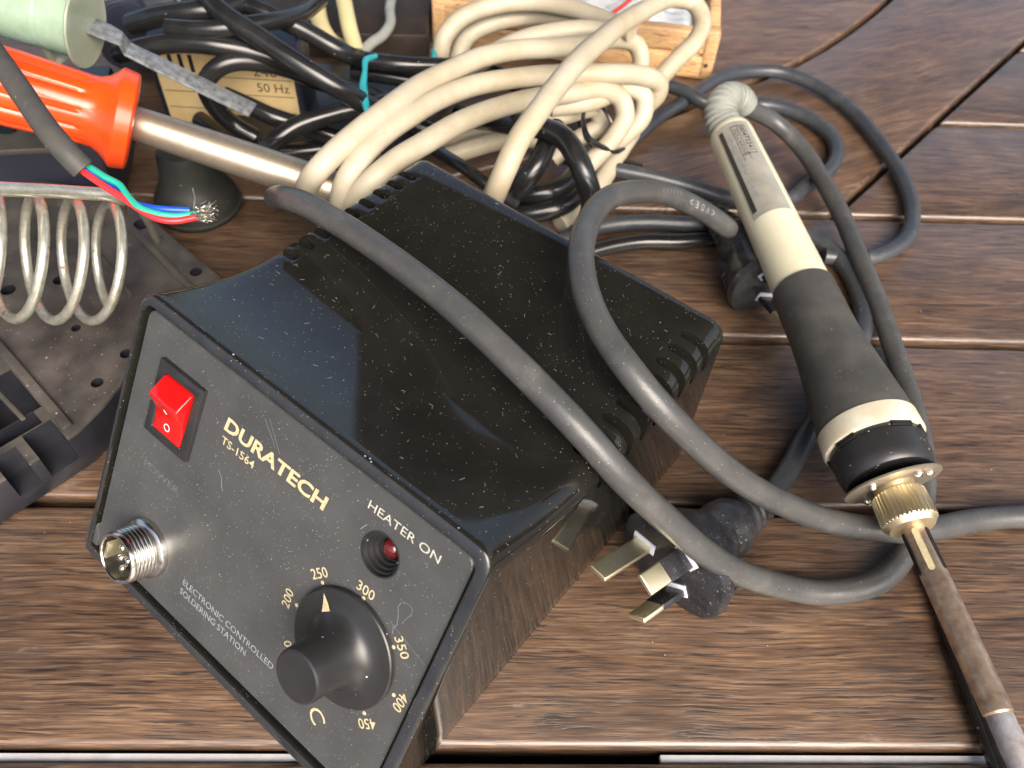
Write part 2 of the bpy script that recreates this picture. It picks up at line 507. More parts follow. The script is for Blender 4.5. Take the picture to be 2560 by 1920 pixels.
XL, XR = -430.0, 470.0
for i in range(-1, 4):
    y0, y1 = (i - 1) * PITCH + 0.5, i * PITCH - 3.4
    if i == -1: y0 -= 20
    board("slat", [(XL, y0), (XR, y0), (XR, y1), (XL, y1)])
# beyond the fourth gap: slats cut off on the mitre, a mitre board, and a round-edged inner panel
def mitre(y):                                  # x of the mitre line at height y
    return 150.4 + (y - 223.3) * 0.957
for i in range(4, 8):
    y0, y1 = (i - 1) * PITCH + 0.5, i * PITCH - 3.4
    board("slat", [(mitre(y0) + 2.2, y0), (XR, y0), (XR, y1), (mitre(y1) + 2.2, y1)])
arc = [(-60.0, 227.0), (20.0, 258.0), (80.0, 292.0), (115.0, 315.5), (154.9, 343.8), (162.2, 349.1), (181.8, 366.2), (200.3, 384.8), (220.6, 407.0), (236.4, 426.0), (262.0, 462.0), (290.0, 512.0), (300.0, 560.0)]
y0 = 3 * PITCH + 0.5
board("mitre_board", [(-58.0, y0), (mitre(y0) - 2.0, y0), (mitre(560) - 2.0, 560.0), (302.0, 560.0)] + [(x + 1.2, y - 1.4) for x, y in reversed(arc[1:-1])], 22.0)
board("inner_panel", [(-430.0, y0), (-64.0, y0)] + [(x - 1.2, y + 1.4) for x, y in arc[1:]] + [(300.0, 640.0), (-430.0, 640.0)], 9.0)
for x0, x1 in ((-210, -28), (46, 190)):
    rail = MB().box(TO + TX * (x0 + x1) / 2 + TY * -1.9 + Vector((0, 0, -4.0)), TX * (x1 - x0) / 2, TY * 1.2, Vector((0, 0, 1.2)))
    part("support_rail", rail, "white_paint", table, "white painted rail showing through the gap between two slats", bevel=0.3)
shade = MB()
shade.box(TO + TX * 20 + TY * 260 + Vector((0, 0, -THICK - 9)), TX * 430, TY * 360, Vector((0, 0, 7)))  # dark sheet under the slats, put in as the shade seen through the gaps
part("shade_sheet", shade, "dark_brown", table)

# ------------------------------------------------------------------ unseen porch roof, added to shade the table and darken the glossy lid's reflections
roof = thing("unseen_porch_roof", "unseen brown boarded porch roof added to shade the table from above", "roof", (0, 1100, 2250))
for i in range(19):
    part("roof_board", MB().box((-4450 + 200 + i * 370, 1100, 2250), (183, 0, 0), (0, 2050, 0), (0, 0, 14)), "roof_boards", roof, bevel=3)
part("roof_sheet", MB().box((-920, 1100, 2290), (3545, 0, 0), (0, 2070, 0), (0, 0, 8)), "roof_boards", roof)

# ------------------------------------------------------------------ the soldering station
SO = Vector((-121.035, 109.939, 0.000))
SX = Vector((0.806788, -0.590841, 0.000000)); SY = Vector((0.590841, 0.806788, 0.000000)); SZ = Vector((0, 0, 1))
PB = Vector((0.318679, 0.435153, 0.842072)); PN = Vector((-0.497531, -0.679374, 0.539365)); PO = Vector((-121.035, 109.939, 3.900))
def LP(a, b, c):
    return SO + SX * a + SY * b + SZ * c
def PP(a, b, off=0.0):
    return PO + SX * a + PB * b + PN * off
station = thing("soldering_station", "black plastic soldering station with a slanted control panel, red switch and temperature dial", "soldering station", LP(57, 70, 0))

AL, AR, RD, DEPTH = -2.6, 117.0, 5.5, 148.0
FO = 1.3                                       # the frame stands this far proud of the panel
_s, _c = PB.z, PB.dot(SY)
def yfront(z, off=FO):
    # slanted front plane, at a distance off in front of the panel
    return (z - PO.z) * _c / _s - off / _s
def top_profile(y):
    if y >= 84.0: return 62.1
    return 62.1 + 12.7 * ((84.0 - y) / 39.0) ** 1.75
def section(s, inset=0.0, off=FO, ypush=0.0):
    zt = 70.0
    for _ in range(30):
        zt = top_profile(yfront(zt, off) + (DEPTH - yfront(zt, off)) * s)
    zt -= inset
    a0, a1, r = AL + inset, AR - inset, max(RD - inset, 0.6)
    zb = 0.6 + inset
    pts = []
    for k in range(9):
        pts.append((a0, zb + (zt - r - zb) * k / 8))
    for k in range(1, 8):
        t = math.pi / 2 * k / 8
        pts.append((a0 + r - r * math.cos(t), zt - r + r * math.sin(t)))
    for k in range(25):
        pts.append((a0 + r + (a1 - a0 - 2 * r) * k / 24, zt))
    for k in range(1, 8):
        t = math.pi / 2 * k / 8
        pts.append((a1 - r + r * math.sin(t), zt - r + r * math.cos(t)))
    for k in range(9):
        pts.append((a1, zt - r + (zb - zt + r) * k / 8))
    for k in range(1, 24):
        pts.append((a1 + (a0 - a1) * k / 24, zb))
    return [LP(a, yfront(z, off) + (DEPTH - yfront(z, off)) * s + ypush, z) for a, z in pts]
N_SEC = len(section(0.5))
hb = MB()
loops = []
# rounded lip of the frame, then back along the body
OA0, OA1, OB0, OB1, ORR = -0.5, 113.4, -0.7, 80.3, 3.2     # opening of the frame in panel coordinates
def open_loop(off, grow=0.0):
    """rounded rectangle sampled in the same order as a section"""
    a0, a1, b0, b1, r = OA0 - grow, OA1 + grow, OB0 - grow, OB1 + grow, ORR + grow
    pts = []
    for k in range(9): pts.append((a0, b0 + (b1 - r - b0) * k / 8))
    for k in range(1, 8):
        t = math.pi / 2 * k / 8; pts.append((a0 + r - r * math.cos(t), b1 - r + r * math.sin(t)))
    for k in range(25): pts.append((a0 + r + (a1 - a0 - 2 * r) * k / 24, b1))
    for k in range(1, 8):
        t = math.pi / 2 * k / 8; pts.append((a1 - r + r * math.sin(t), b1 - r + r * math.cos(t)))
    for k in range(9): pts.append((a1, b1 - r + (b0 - b1 + r) * k / 8))
    for k in range(1, 24): pts.append((a1 + (a0 - a1) * k / 24, b0))
    return [PP(a, b, off) for a, b in pts]
loops.append(open_loop(-9.0))
loops.append(open_loop(FO - 0.4))
loops.append(open_loop(FO, 0.4))
loops.append(section(0.0, 1.1, FO))
loops.append(section(0.0, 0.45, FO - 0.2))
loops.append(section(0.0, 0.1, FO - 0.6))
loops.append(section(0.0, 0.0, FO - 1.3))
for k in range(1, 24): loops.append(section(0.36 * k / 23, 0.0, FO - 1.3))
for k in range(1, 14): loops.append(section(0.36 + (0.965 - 0.36) * k / 13, 0.0, FO - 1.3))
for k in range(1, 7):
    t = math.pi / 2 * k / 6
    loops.append(section(0.965 + 0.035 * math.sin(t), 4.0 * (1 - math.cos(t)), FO - 1.3))
hb.rings(loops, True, True)
hme = hb.mesh("housing", root_of(station), 35.0)
# ventilation slots cut through the two long top edges
cut = MB()
for k in range(9):
    yv = 85.4 + 6.27 * k
    for side in (-1, 1):
        ea = (AL + 2.0 if side < 0 else AR - 2.0)
        c = LP(ea, yv, 60.2)
        out = (SX * side + SZ).normalized(); alo = (SX * side - SZ).normalized()
        hl, hw = 6.6, 1.6
        prof = []
        for q in range(16):
            t = 2 * math.pi * q / 16
            cx = math.cos(t) * hw + (hl - hw if math.cos(t) > 1e-6 else -(hl - hw) if math.cos(t) < -1e-6 else 0)
            prof.append((cx, math.sin(t) * hw))
        lo = [c + alo * p + SY * w - out * 10.0 for p, w in prof]
        hi = [c + alo * p + SY * w + out * 8 for p, w in prof]
        cut.rings([lo, hi])
cme = cut.mesh("slots", root_of(station), 30.0)
hobj = bpy.data.objects.new("housing", hme); col.objects.link(hobj)
cobj = bpy.data.objects.new("slots", cme); col.objects.link(cobj)
hobj.parent = station; cobj.parent = station
md = hobj.modifiers.new("slots", 'BOOLEAN'); md.operation = 'DIFFERENCE'; md.solver = 'EXACT'; md.object = cobj
bv = hobj.modifiers.new("soft", 'BEVEL'); bv.width = 0.0006; bv.segments = 3; bv.limit_method = 'ANGLE'; bv.angle_limit = math.radians(50); bv.use_clamp_overlap = True
bpy.context.view_layer.update()
nm = bpy.data.meshes.new_from_object(hobj.evaluated_get(bpy.context.evaluated_depsgraph_get()))
hobj.modifiers.clear()
bpy.data.objects.remove(cobj)
hobj.data = nm; nm.materials.clear(); nm.materials.append(MATS["black_gloss"]); nm.materials.append(MATS["frame_satin"]); finish(nm, 38.0)
_org = root_of(station)
for p in nm.polygons:
    c_ = p.center / MM + _org - PO
    p.material_index = 1 if (p.normal.dot(PN) > 0.8 and c_.dot(PN) > FO - 0.7) else 0

# control panel plate with a hole for the lamp
def plate_loop(off, grow=0.0):
    a0, a1, b0, b1, r = 0.3 - grow, 112.5 + grow, 0.0 - grow, 79.2 + grow, 2.6 + grow
    pts = []
    for (cx, cy, t0) in ((a1 - r, b1 - r, 0), (a0 + r, b1 - r, 90), (a0 + r, b0 + r, 180), (a1 - r, b0 + r, 270)):
        for k in range(7):
            t = math.radians(t0 + 90 * k / 6); pts.append((cx + r * math.cos(t), cy + r * math.sin(t)))
    return [PP(a, b, off) for a, b in pts]
pm = MB().rings([plate_loop(-2.5), plate_loop(-0.35), plate_loop(0.0, -0.35)])
pme = pm.mesh("front_panel", root_of(station), 35.0)
panel = part("front_panel", pme, "panel_grey", station)
LED = (90.7, 64.3)
DIAL = (91.4, 36.0)
drill = MB().lathe([(-6, 5.45), (6, 5.45)], PP(*LED), PN, 40)
dobj = part("drill", drill, "panel_grey", station)
md = panel.modifiers.new("hole", 'BOOLEAN'); md.operation = 'DIFFERENCE'; md.solver = 'EXACT'; md.object = dobj
bpy.context.view_layer.update()
nm = bpy.data.meshes.new_from_object(panel.evaluated_get(bpy.context.evaluated_depsgraph_get()))
panel.modifiers.clear(); bpy.data.objects.remove(dobj)
panel.data = nm; nm.materials.clear(); nm.materials.append(MATS["panel_grey"]); finish(nm, 38.0)
for p in nm.polygons: p.material_index = 0

def print_on(body, a, b, mat, label=None, **kw):
    mb = glyphs(body, (PP(a, b, 0), SX, PB, PN), **kw)
    return part("lettering", mb, mat, panel, label)
print_on("DURATECH", 35.9, 63.5, "gold_print", width=36.8, height=4.1, bold=0.03, shear=0.1, label="gold brand name lettering")
print_on("TS-1564", 36.2, 59.6, "gold_print", width=12.4, height=2.3, bold=0.008)
print_on("HEATER ON", 83.2, 72.5, "white_print", width=21.6, height=2.25)
print_on("POWER", 11.8, 36.0, "faded_print", width=15.0, height=2.2, label="rubbed-off dark lettering")
print_on("ELECTRONIC CONTROLLED", 37.2, 12.5, "grey_print", width=37.0, height=2.0)
print_on("SOLDERING STATION", 37.0, 9.2, "grey_print", width=27.6, height=2.0)
for txt, a, b, ang in (("150", 77.0, 22.3, 133), ("200", 71.2, 35.1, 92), ("250", 77.3, 48.2, 45), ("300", 90.8, 53.6, 2), ("350", 105.0, 47.6, -42), ("400", 110.3, 34.6, -97), ("450", 104.8, 22.0, -138)):
    print_on(txt, a, b, "gold_print", height=2.7, rot=math.radians(ang), align='CENTER', bold=0.006)
print_on("C", 91.4, 11.8, "gold_print", height=5.0, rot=math.radians(-40), align='CENTER')
for a, b in ((79.1, 46.6), (74.4, 35.4), (91.0, 51.3), (103.0, 46.0), (108.0, 34.9), (103.0, 24.0)):
    part("dial_mark", MB().lathe([(0.02, 0.55), (0.10, 0.5)], PP(a, b), PN, 12), "gold_print", panel)
# scratches rubbed into the paint
def scratch(pts, w=0.12):
    mb = MB()
    for (a0, b0), (a1, b1) in zip(pts, pts[1:]):
        d = Vector((a1 - a0, b1 - b0)).normalized() * w / 2
        mb.f.append(tuple(range(len(mb.v), len(mb.v) + 4)))
        mb.v += [PP(a0 - d.y, b0 + d.x, .04), PP(a0 + d.y, b0 - d.x, .04), PP(a1 + d.y, b1 - d.x, .04), PP(a1 - d.y, b1 + d.x, .04)]
    part("scratch", mb, "grey_print", panel)
scratch([(100.3, 57.6), (100.0, 56.2), (101.0, 54.0), (101.6, 51.8), (101.0, 50.4), (101.4, 49.0)], .10)
scratch([(100.5, 58.0), (102.2, 58.6), (103.6, 58.2), (103.8, 56.8), (102.8, 54.0), (102.6, 53.0)], .07)
scratch([(99.0, 51.5), (112.0, 48.0)], .06)
scratch([(38.0, 52.3), (39.6, 51.0), (40.6, 48.6), (41.4, 47.8)], .14)
scratch([(83.5, 66.5), (84.6, 68.6)], .14)
scratch([(47.5, 74.2), (53.0, 69.4)], .08)
scratch([(49.0, 74.8), (55.0, 68.6)], .07)

# power switch
sw = MB()
def fr(a0, a1, b0, b1, off): return [PP(a0, b0, off), PP(a1, b0, off), PP(a1, b1, off), PP(a0, b1, off)]
sw.rings([fr(9.9, 27.5, 47.6, 69.8, 0.0), fr(9.9, 27.5, 47.6, 69.8, 1.5), fr(12.6, 24.6, 50.0, 66.9, 1.5), fr(12.6, 24.6, 50.0, 66.9, -0.6)], False, True)
switch = part("power_switch", sw, "black_satin", station, bevel=0.35)
rk = MB()
prof = [(50.3, -0.4), (50.3, 1.7), (53.5, 1.5), (57.0, 2.2), (60.2, 4.6), (61.2, 5.2), (62.4, 4.9), (66.4, 1.6), (66.6, -0.4)]
rk.prism([PP(13.0, b, o_) for b, o_ in prof], SX * 11.2)
rocker = part("rocker", rk, "red_plastic", switch, "red rocker with white I and O marks", bevel=0.4, bseg=3)
q0, q1 = PP(18.6, 51.2, 1.66), PP(18.6, 56.0, 1.95)
yy = (q1 - q0).normalized(); nn = SX.cross(yy).normalized()
part("mark", glyphs("O", (PP(18.6, 53.2, 1.62), SX, yy, nn), height=2.3, align='CENTER', thick=0.12), "white_paint", rocker)
q0, q1 = PP(18.6, 57.0, 2.2), PP(18.6, 60.2, 4.6)
yy = (q1 - q0).normalized(); nn = SX.cross(yy).normalized()
part("mark", MB().box(PP(18.4, 58.4, 3.25) + nn * .1, SX * .16, yy * 1.0, nn * .06), "white_paint", rocker)

# output socket
SC = (21.3, 13.7)
so = MB()
prof = [(-0.2, 8.7), (1.2, 8.8), (1.7, 8.6), (2.0, 8.2), (2.4, 7.0)]
for k in range(6):
    prof += [(2.6 + k * 1.15, 7.0), (3.05 + k * 1.15, 7.5), (3.4 + k * 1.15, 7.5)]
prof += [(9.7, 7.3), (10.1, 7.1), (10.1, 6.5), (9.8, 6.3), (4.0, 6.3)]
so.lathe(prof, PP(*SC), PN, 48)
socket = part("output_socket", so, "steel", station, smooth=28.0)
part("insert", MB().lathe([(3.9, 6.2), (4.6, 6.2)], PP(*SC), PN, 32), "black_hole", socket)
part("keyway", MB().box(PP(SC[0] - 4.6, SC[1] - 0.6, 7.2), SX * .5, PB * 2.6, PN * 2.6), "brass", socket, bevel=.15)
for da, db in ((-0.6, 2.8), (2.6, 0.6), (-0.3, -0.5), (1.2, -3.2)):
    part("pin", MB().lathe([(4.4, 0.95), (8.2, 0.95), (8.7, 0.7), (8.9, 0.25)], PP(SC[0] + da, SC[1] + db), PN, 14), "steel", socket)

# heater lamp in its stepped recess
lamp = MB()
prof = [(0.05, 5.75), (0.05, 5.3), (-1.0, 5.25)]
for r, t in ((4.65, -1.0), (4.6, -2.2), (4.0, -2.2), (3.95, -3.4), (3.35, -3.4), (3.3, -4.6), (2.8, -4.6), (2.75, -8.0)):
    prof.append((t, r))
u_, w_ = SX, PB
lm = MB()
lps = [[PP(LED[0], LED[1], t) + (SX * math.cos(2 * math.pi * k / 40) + PB * math.sin(2 * math.pi * k / 40)) * r for k in range(40)] for t, r in prof]
lm.rings(lps, False, True)
lampo = part("heater_lamp", lm, "black_satin", station, smooth=25.0)
part("lens", MB().lathe([(-7.5, 2.55), (-4.6, 2.55), (-3.6, 2.2), (-2.9, 1.3), (-2.7, 0.3)], PP(*LED), PN, 28), "red_lens", lampo)

# temperature dial
dp = [(0.5, 15.3), (1.5, 15.3), (1.8, 15.0), (2.1, 13.0), (2.4, 10.9), (2.9, 9.6), (4.0, 8.6), (5.6, 7.7), (8.0, 7.1), (11.0, 6.85), (15.2, 6.7), (15.8, 6.5), (16.1, 6.0), (16.1, 0.02)]
dial = part("temperature_dial", MB().lathe(dp, PP(*DIAL), PN, 72), "black_satin", station, smooth=30.0)
pa = math.radians(133)
rd = SX * math.cos(pa) + PB * math.sin(pa); tg = PN.cross(rd)
c0 = PP(*DIAL)
pt = MB()
pt.v = [c0 + rd * 14.2 + PN * 2.06, c0 + rd * 10.0 + tg * 1.4 + PN * 2.95, c0 + rd * 10.0 - tg * 1.4 + PN * 2.95, c0 + rd * 11.8 + tg * 0.8 + PN * 2.40, c0 + rd * 11.8 - tg * 0.8 + PN * 2.40]
pt.f = [(0, 3, 4), (3, 1, 2, 4)]
part("pointer", pt, "gold_print", dial)
# broken corner foot of the base shell
ft = MB().prism([PP(-4.0, -1.0, -6), PP(-4.0, 6.5, -6), PP(-2.4, 9.0, -6), PP(1.0, 4.0, -6), PP(2.0, -4.0, -6), PP(-2.5, -4.2, -6)], PN * 6.5)
part("corner_foot", ft, "panel_grey", station, bevel=0.5)
for a in (8.0, 106.0):
    for y_ in (12.0, 138.0):
        part("rubber_foot", MB().lathe([(0.0, 4.5), (0.8, 4.5)], LP(a, y_, 0.0), SZ, 16), "grip_rubber", station)

# lint and fibres lying on the lid
lint = MB()
rl = random.Random(11)
for k in range(70):
    a = rl.uniform(4, 110); y_ = rl.uniform(52, 144) if k % 3 else rl.uniform(50, 84)
    z_ = top_profile(y_) + 0.12
    th = rl.uniform(0, 6.28); ln = rl.uniform(0.4, 1.5); cv = rl.uniform(-1.4, 1.4)
    pts = []
    for j in range(5):
        t = j / 4
        aa = th + cv * t
        q = (a + ln * (t * math.cos(th) - 0.4 * cv * t * t * math.sin(th)), y_ + ln * (t * math.sin(th) + 0.4 * cv * t * t * math.cos(th)))
        pts.append(LP(q[0], q[1], top_profile(q[1]) + 0.1 + 0.1 * math.sin(3 * t)))
    lint.tube(pts, 0.032, 4, 1, straight=True)
part("lint", lint, "grey_print", station, "pale lint fibres on the lid", kind="stuff")
chips = MB()
for a, db in ((78.3, 0.1), (79.6, 0.35), (80.4, -0.1), (86.2, 0.2), (33.0, 0.2), (106.0, 0.1)):
    p = LP(a, yfront(74.2) + 0.9 + db, 75.4 - 0.35)
    chips.sphere(p, rl.uniform(0.12, 0.26), 8, (1.2, 1, .5))
part("lip_chips", chips, "grey_print", station, "pale chips on the front lip", kind="stuff")

# ------------------------------------------------------------------ the soldering iron lying on the right
IA = Vector((84.8, 303.1, 30.0)); IB = Vector((116.6, 122.5, 25.0))
IX = (IB - IA).normalized()
IUP = (Vector((0, 0, 1)) - IX * IX.z).normalized()
ILEFT = IX.cross(IUP).normalized()
if ILEFT.x > 0: ILEFT = -ILEFT
def IP(t, ang=0.0, r=0.0):
    """point t mm along the iron, at radius r; angle 0 is up, positive towards the station"""
    a = math.radians(ang)
    return IA + IX * t + (IUP * math.cos(a) + ILEFT * math.sin(a)) * r
iron = thing("soldering_iron", "cream handled soldering iron with black flared grip and brass nut, lying beside the station", "soldering iron", (IA.x * .5 + IB.x * .5, IA.y * .5 + IB.y * .5, 4))
part("handle", MB().lathe([(0, 4.0), (0.2, 7.4), (1.2, 8.5), (4, 9.0), (40, 9.6), (92, 10.1), (96, 10.1)], IA, IX, 48), "cream_plastic", iron)
handle = iron.children[0]
def patch(t0, t1, a0, a1, r, n=10, m=4):
    mb = MB()
    for i in range(m + 1):
        for k in range(n + 1):
            t = t0 + (t1 - t0) * i / m
            mb.v.append(IP(t, a0 + (a1 - a0) * k / n, 9.0 + 0.6 * (t - 4) / 36 + r))
    for i in range(m):
        for k in range(n):
            q = i * (n + 1) + k
            mb.f.append((q, q + 1, q + n + 2, q + n + 1))
    return mb
label = part("rating_label", patch(5, 60, -22, 66, 0.12), "label_silver", handle, "worn silver rating label")
part("label_band", patch(8, 57, 50, 62, 0.18), "ink_black", label)
for a0, a1, t0, t1 in ((-8, -7, 8, 26), (12, 13, 8, 30), (28, 29, 8, 30)):
    part("printed_line", patch(t0, t1, a0, a1, 0.18, 2), "ink_black", label)
for t in (8, 26):
    part("printed_line", patch(t, t + .4, -8, 29, 0.18, 6, 1), "ink_black", label)
def label_text(body, t, ang, h, w, mat):
    o_ = IP(t, ang, 9.0 + 0.6 * (t - 4) / 36 + .32)
    N_ = (o_ - IP(t)).normalized(); X_ = IX; Y_ = N_.cross(X_)
    part("lettering", glyphs(body, (o_, X_, Y_, N_), width=w, height=h, align='CENTER', thick=0.02), mat, label)
label_text("00472241", 17, 2.5, 1.9, 15, "ink_black")
label_text("SOLDERING", 19, 20, 1.6, 17, "faded_print")
label_text("AC 24V  48W", 36, 38, 1.5, 44, "grey_print")
for a in (-40, 84):
    part("seam", patch(8, 86, a, a + 1.6, 0.05, 1, 8), "cream_dirty", handle)
part("grip", MB().lathe([(91.5, 9.6), (92.0, 10.7), (93, 10.9), (112, 11.2), (122, 11.8), (130, 12.7), (138, 13.6), (146, 14.5), (151, 14.8), (151.6, 14.7)], IA, IX, 56), "grip_rubber", iron)
part("ring", MB().lathe([(151.0, 14.4), (151.4, 15.1), (157.6, 15.4), (158.2, 15.1), (158.4, 13.5)], IA, IX, 56), "cream_dirty", iron, "yellowed cream plastic ring")
def notch(t, a):
    # castle cut of the black collar below the cream ring
    if t < 160.2:
        return 0.86 if (math.degrees(a) % 72) < 22 else 1.0
    return 1.0
part("collar", MB().lathe([(157.8, 13.9), (160.1, 14.0), (160.3, 14.2), (166.0, 14.0), (169.0, 13.4), (170.0, 12.6), (170.2, 9.0)], IA, IX, 80, rad=notch), "black_satin", iron, smooth=30.0)
for a in (-52, -8, 62, 130, 215):
    part("collar_gap", MB().box(IP(159.2, a, 13.4), IX * 0.75, (IP(0, a + 90, 1) - IP(0)) * 3.4, (IP(0, a, 1) - IP(0)) * 1.1), "black_hole", iron, bevel=.2)
_fn = Vector((0.262, -0.900, -0.185)).normalized()
fl = MB().lathe([(-0.5, 13.8), (-0.3, 14.3), (0.3, 14.3), (0.5, 13.9), (0.5, 4)], IP(171.6), _fn, 56)
part("flange", fl, "worn_steel", iron)
part("hub", MB().lathe([(171.4, 5.9), (175.5, 5.9)], IA, IX, 32), "nickel_brass", iron)
for a, r in ((62, 11.0), (-12, 10.6), (-34, 11.4), (160, 10.8)):
    q_ = IP(171.6, a, r)
    q_ += IX * ((IP(171.6) - q_).dot(_fn) / IX.dot(_fn)) + _fn * 0.9
    part("rivet", MB().sphere(q_, 1.35, 12, (1, 1, 0.9)), "steel", iron)
def knurl(t, a):
    return 1.0 + (0.028 * (1 if math.sin(a * 38) > 0 else -1) if 175.6 < t < 184.5 else 0.0)
part("nut", MB().lathe([(174.8, 5.5), (174.9, 6.8), (175.6, 7.3), (175.8, 7.5), (184.3, 7.7), (184.7, 7.5), (186.2, 6.4), (186.4, 3.4)], IA, IX, 228, rad=knurl), "nickel_brass", iron, "knurled brass nut", smooth=25.0)
barrel = part("barrel", MB().lathe([(185.5, 3.3), (186.5, 3.5), (200, 3.7), (235, 3.75), (237.2, 3.7), (237.6, 3.3), (238.2, 2.8)], IA, IX, 40), "burnt_steel", iron, "heat-stained steel barrel")
for a, m in ((30, "gold_print"), (-34, "black_hole"), (94, "black_hole")):
    X_, N_ = IX, (IP(0, a, 1) - IP(0)); T_ = N_.cross(X_)
    lo, hi = [], []
    for k in range(20):
        t = 2 * math.pi * k / 20
        x = math.cos(t) * .95 + (5.4 if math.cos(t) > 1e-6 else -5.4 if math.cos(t) < -1e-6 else 0)
        lo.append(IP(193.8) + X_ * x + T_ * math.sin(t) * .9 + N_ * 3.2); hi.append(IP(193.8) + X_ * x + T_ * math.sin(t) * .9 + N_ * 3.72)
    part("slot", MB().rings([lo, hi]), m, barrel)
part("tip", MB().lathe([(236, 2.6), (237.4, 3.2), (246, 3.4), (252, 3.3), (258, 2.6), (275, 0.6)], IA, IX, 28), "tip_oxide", iron)
part("strain_relief", MB().tube([(85.0, 302.0, 30.0), (81.8, 307.9, 32.0), (81.2, 313.4, 35.0), (84.9, 319.8, 36.0), (90.3, 322.8, 34.0), (94.6, 324.1, 30.0)], [6.9, 6.6, 6.3, 6.0, 5.6, 5.0], 24, 18, ribs=lambda i: 1.0 + (0.08 if (i // 3) % 2 == 0 else -0.06)), "boot_grey", iron, "ribbed grey strain relief bending over", smooth=32)
iron_cord = [(90.5, 321.5, 34.0), (96.9, 325.0, 28.0), (110.4, 328.6, 20.0), (123.1, 318.2, 14.0), (132.3, 290.7, 10.0), (136.8, 254.1, 9.0), (139.5, 222.7, 7.0), (141.2, 198.5, 5.0), (141.7, 180.1, 4.0), (140.6, 163.8, 4.0), (137.2, 149.2, 4.0), (132.2, 136.9, 4.0), (126.1, 126.2, 4.0), (120.2, 118.2, 4.0), (113.0, 112.6, 4.0), (103.9, 109.3, 4.0), (93.7, 107.6, 5.0), (82.9, 106.8, 9.0), (68.7, 105.6, 18.0), (52.8, 104.6, 33.0), (39.5, 105.6, 48.0), (28.5, 107.4, 61.0), (18.8, 111.9, 70.0), (11.7, 117.1, 74.0), (1.7, 126.3, 77.0), (-8.7, 135.8, 79.0), (-19.8, 146.9, 79.0), (-31.9, 159.5, 77.0), (-45.1, 172.9, 74.0), (-55.0, 181.9, 72.0), (-64.5, 189.9, 70.0), (-72.8, 197.3, 66.0), (-80.3, 209.5, 56.0), (-87.9, 228.1, 40.0), (-95.7, 248.6, 22.0)]
part("cord", MB().tube(iron_cord, 3.75, 18, 6), "rubber_cord", iron, "thick dusty grey-black cord crossing over the station")

# ------------------------------------------------------------------ plugs and mains cords
def plug(name, label, F, w, ulong, cord_pts, cord_mat, cord_r, loc, group, cord_label):
    F = Vector(F); w = Vector(w).normalized(); u = Vector(ulong); u = (u - w * u.dot(w)).normalized(); v = w.cross(u).normalized()
    if v.z < 0: v = -v
    root = thing(name, label, "power cord", loc, group)
    def oval(d, hu, hv, cu=0.0, cv=0.0, e=2.6):
        out = []
        for k in range(40):
            t = 2 * math.pi * k / 40
            c, s = math.cos(t), math.sin(t)
            out.append(F + w * d + u * (cu + hu * math.copysign(abs(c) ** (2 / e), c)) + v * (cv + hv * math.copysign(abs(s) ** (2 / e), s)))
        return out
    body = MB().rings([oval(0, 17.6, 11.6), oval(-0.5, 18.4, 12.4), oval(-3.6, 18.6, 12.6), oval(-4.4, 17.8, 11.8), oval(-9, 16.2, 10.6), oval(-14, 13.0, 9.4), oval(-17.5, 9.5, 8.6), oval(-19.5, 8.6, 8.2), oval(-21, 8.8, 8.6, e=2), oval(-24, 9.4, 9.2, e=2), oval(-28, 8.8, 8.8, e=2), oval(-31, 7.2, 7.4, e=2), oval(-33, 6.2, 6.4, e=2)])
    b = part("plug_body", body, "plug_black", root, smooth=45)
    gl = MB().tube([F + w * -31, F + w * -37, F + w * -46], [6.6, 5.9, 4.6], 24, 12, ribs=lambda i: 1.0 + (0.07 if (i // 3) % 2 == 0 else -0.05))
    part("gland", gl, "plug_black", root, smooth=50)
    rib = MB()
    for k in range(3):
        rib.rings([oval(-5.5 - k * 2.6, 17.7 - k * .7, 4.0), oval(-6.9 - k * 2.6, 17.6 - k * .7, 4.0)])
    part("thumb_ridge", rib, "plug_black", b)
    for (pu, pv, rot, ln, sleeve) in ((-10.3, 0.0, 0.0, 19.5, False), (3.96, 6.86, -30.0, 17.0, True), (3.96, -6.86, 30.0, 17.0, True)):
        a = math.radians(rot)
        U = u * math.cos(a) + v * math.sin(a); Vv = v * math.cos(a) - u * math.sin(a)
        c = F + u * pu + v * pv
        pin = MB().box(c + w * ln * .5, U * 3.15, Vv * 0.8, w * ln * .5)
        p_ = part("pin", pin, "brass", root, bevel=0.5, bseg=3)
        if sleeve:
            part("sleeve", MB().box(c + w * 4.6, U * 3.3, Vv * 0.95, w * 4.6), "plug_black", p_, bevel=0.25)
        part("pin_base_pad", MB().box(c + w * 0.05 + Vv * 0.5, U * 4.0, Vv * 1.9, w * 0.35), "pale_lavender", b, bevel=0.15)  # raised pale lavender pad at the foot of the pin
    for txt, pu, pv, ww, hh in (("250V", 11.5, -2.0, 8.0, 2.0), ("10A", 12.0, -5.0, 6.0, 2.0), ("N", 9.0, 7.2, 1.6, 1.8), ("E", -10.3, -5.5, 1.5, 1.8)):
        part("moulded_mark", glyphs(txt, (F + u * pu + v * pv, u, v, w), width=ww, height=hh, align='CENTER', thick=0.06), "black_satin", b)
    part("cord", MB().tube([F + w * -38, F + w * -44] + cord_pts, cord_r, 16, 6), cord_mat, root, cord_label)
    return root

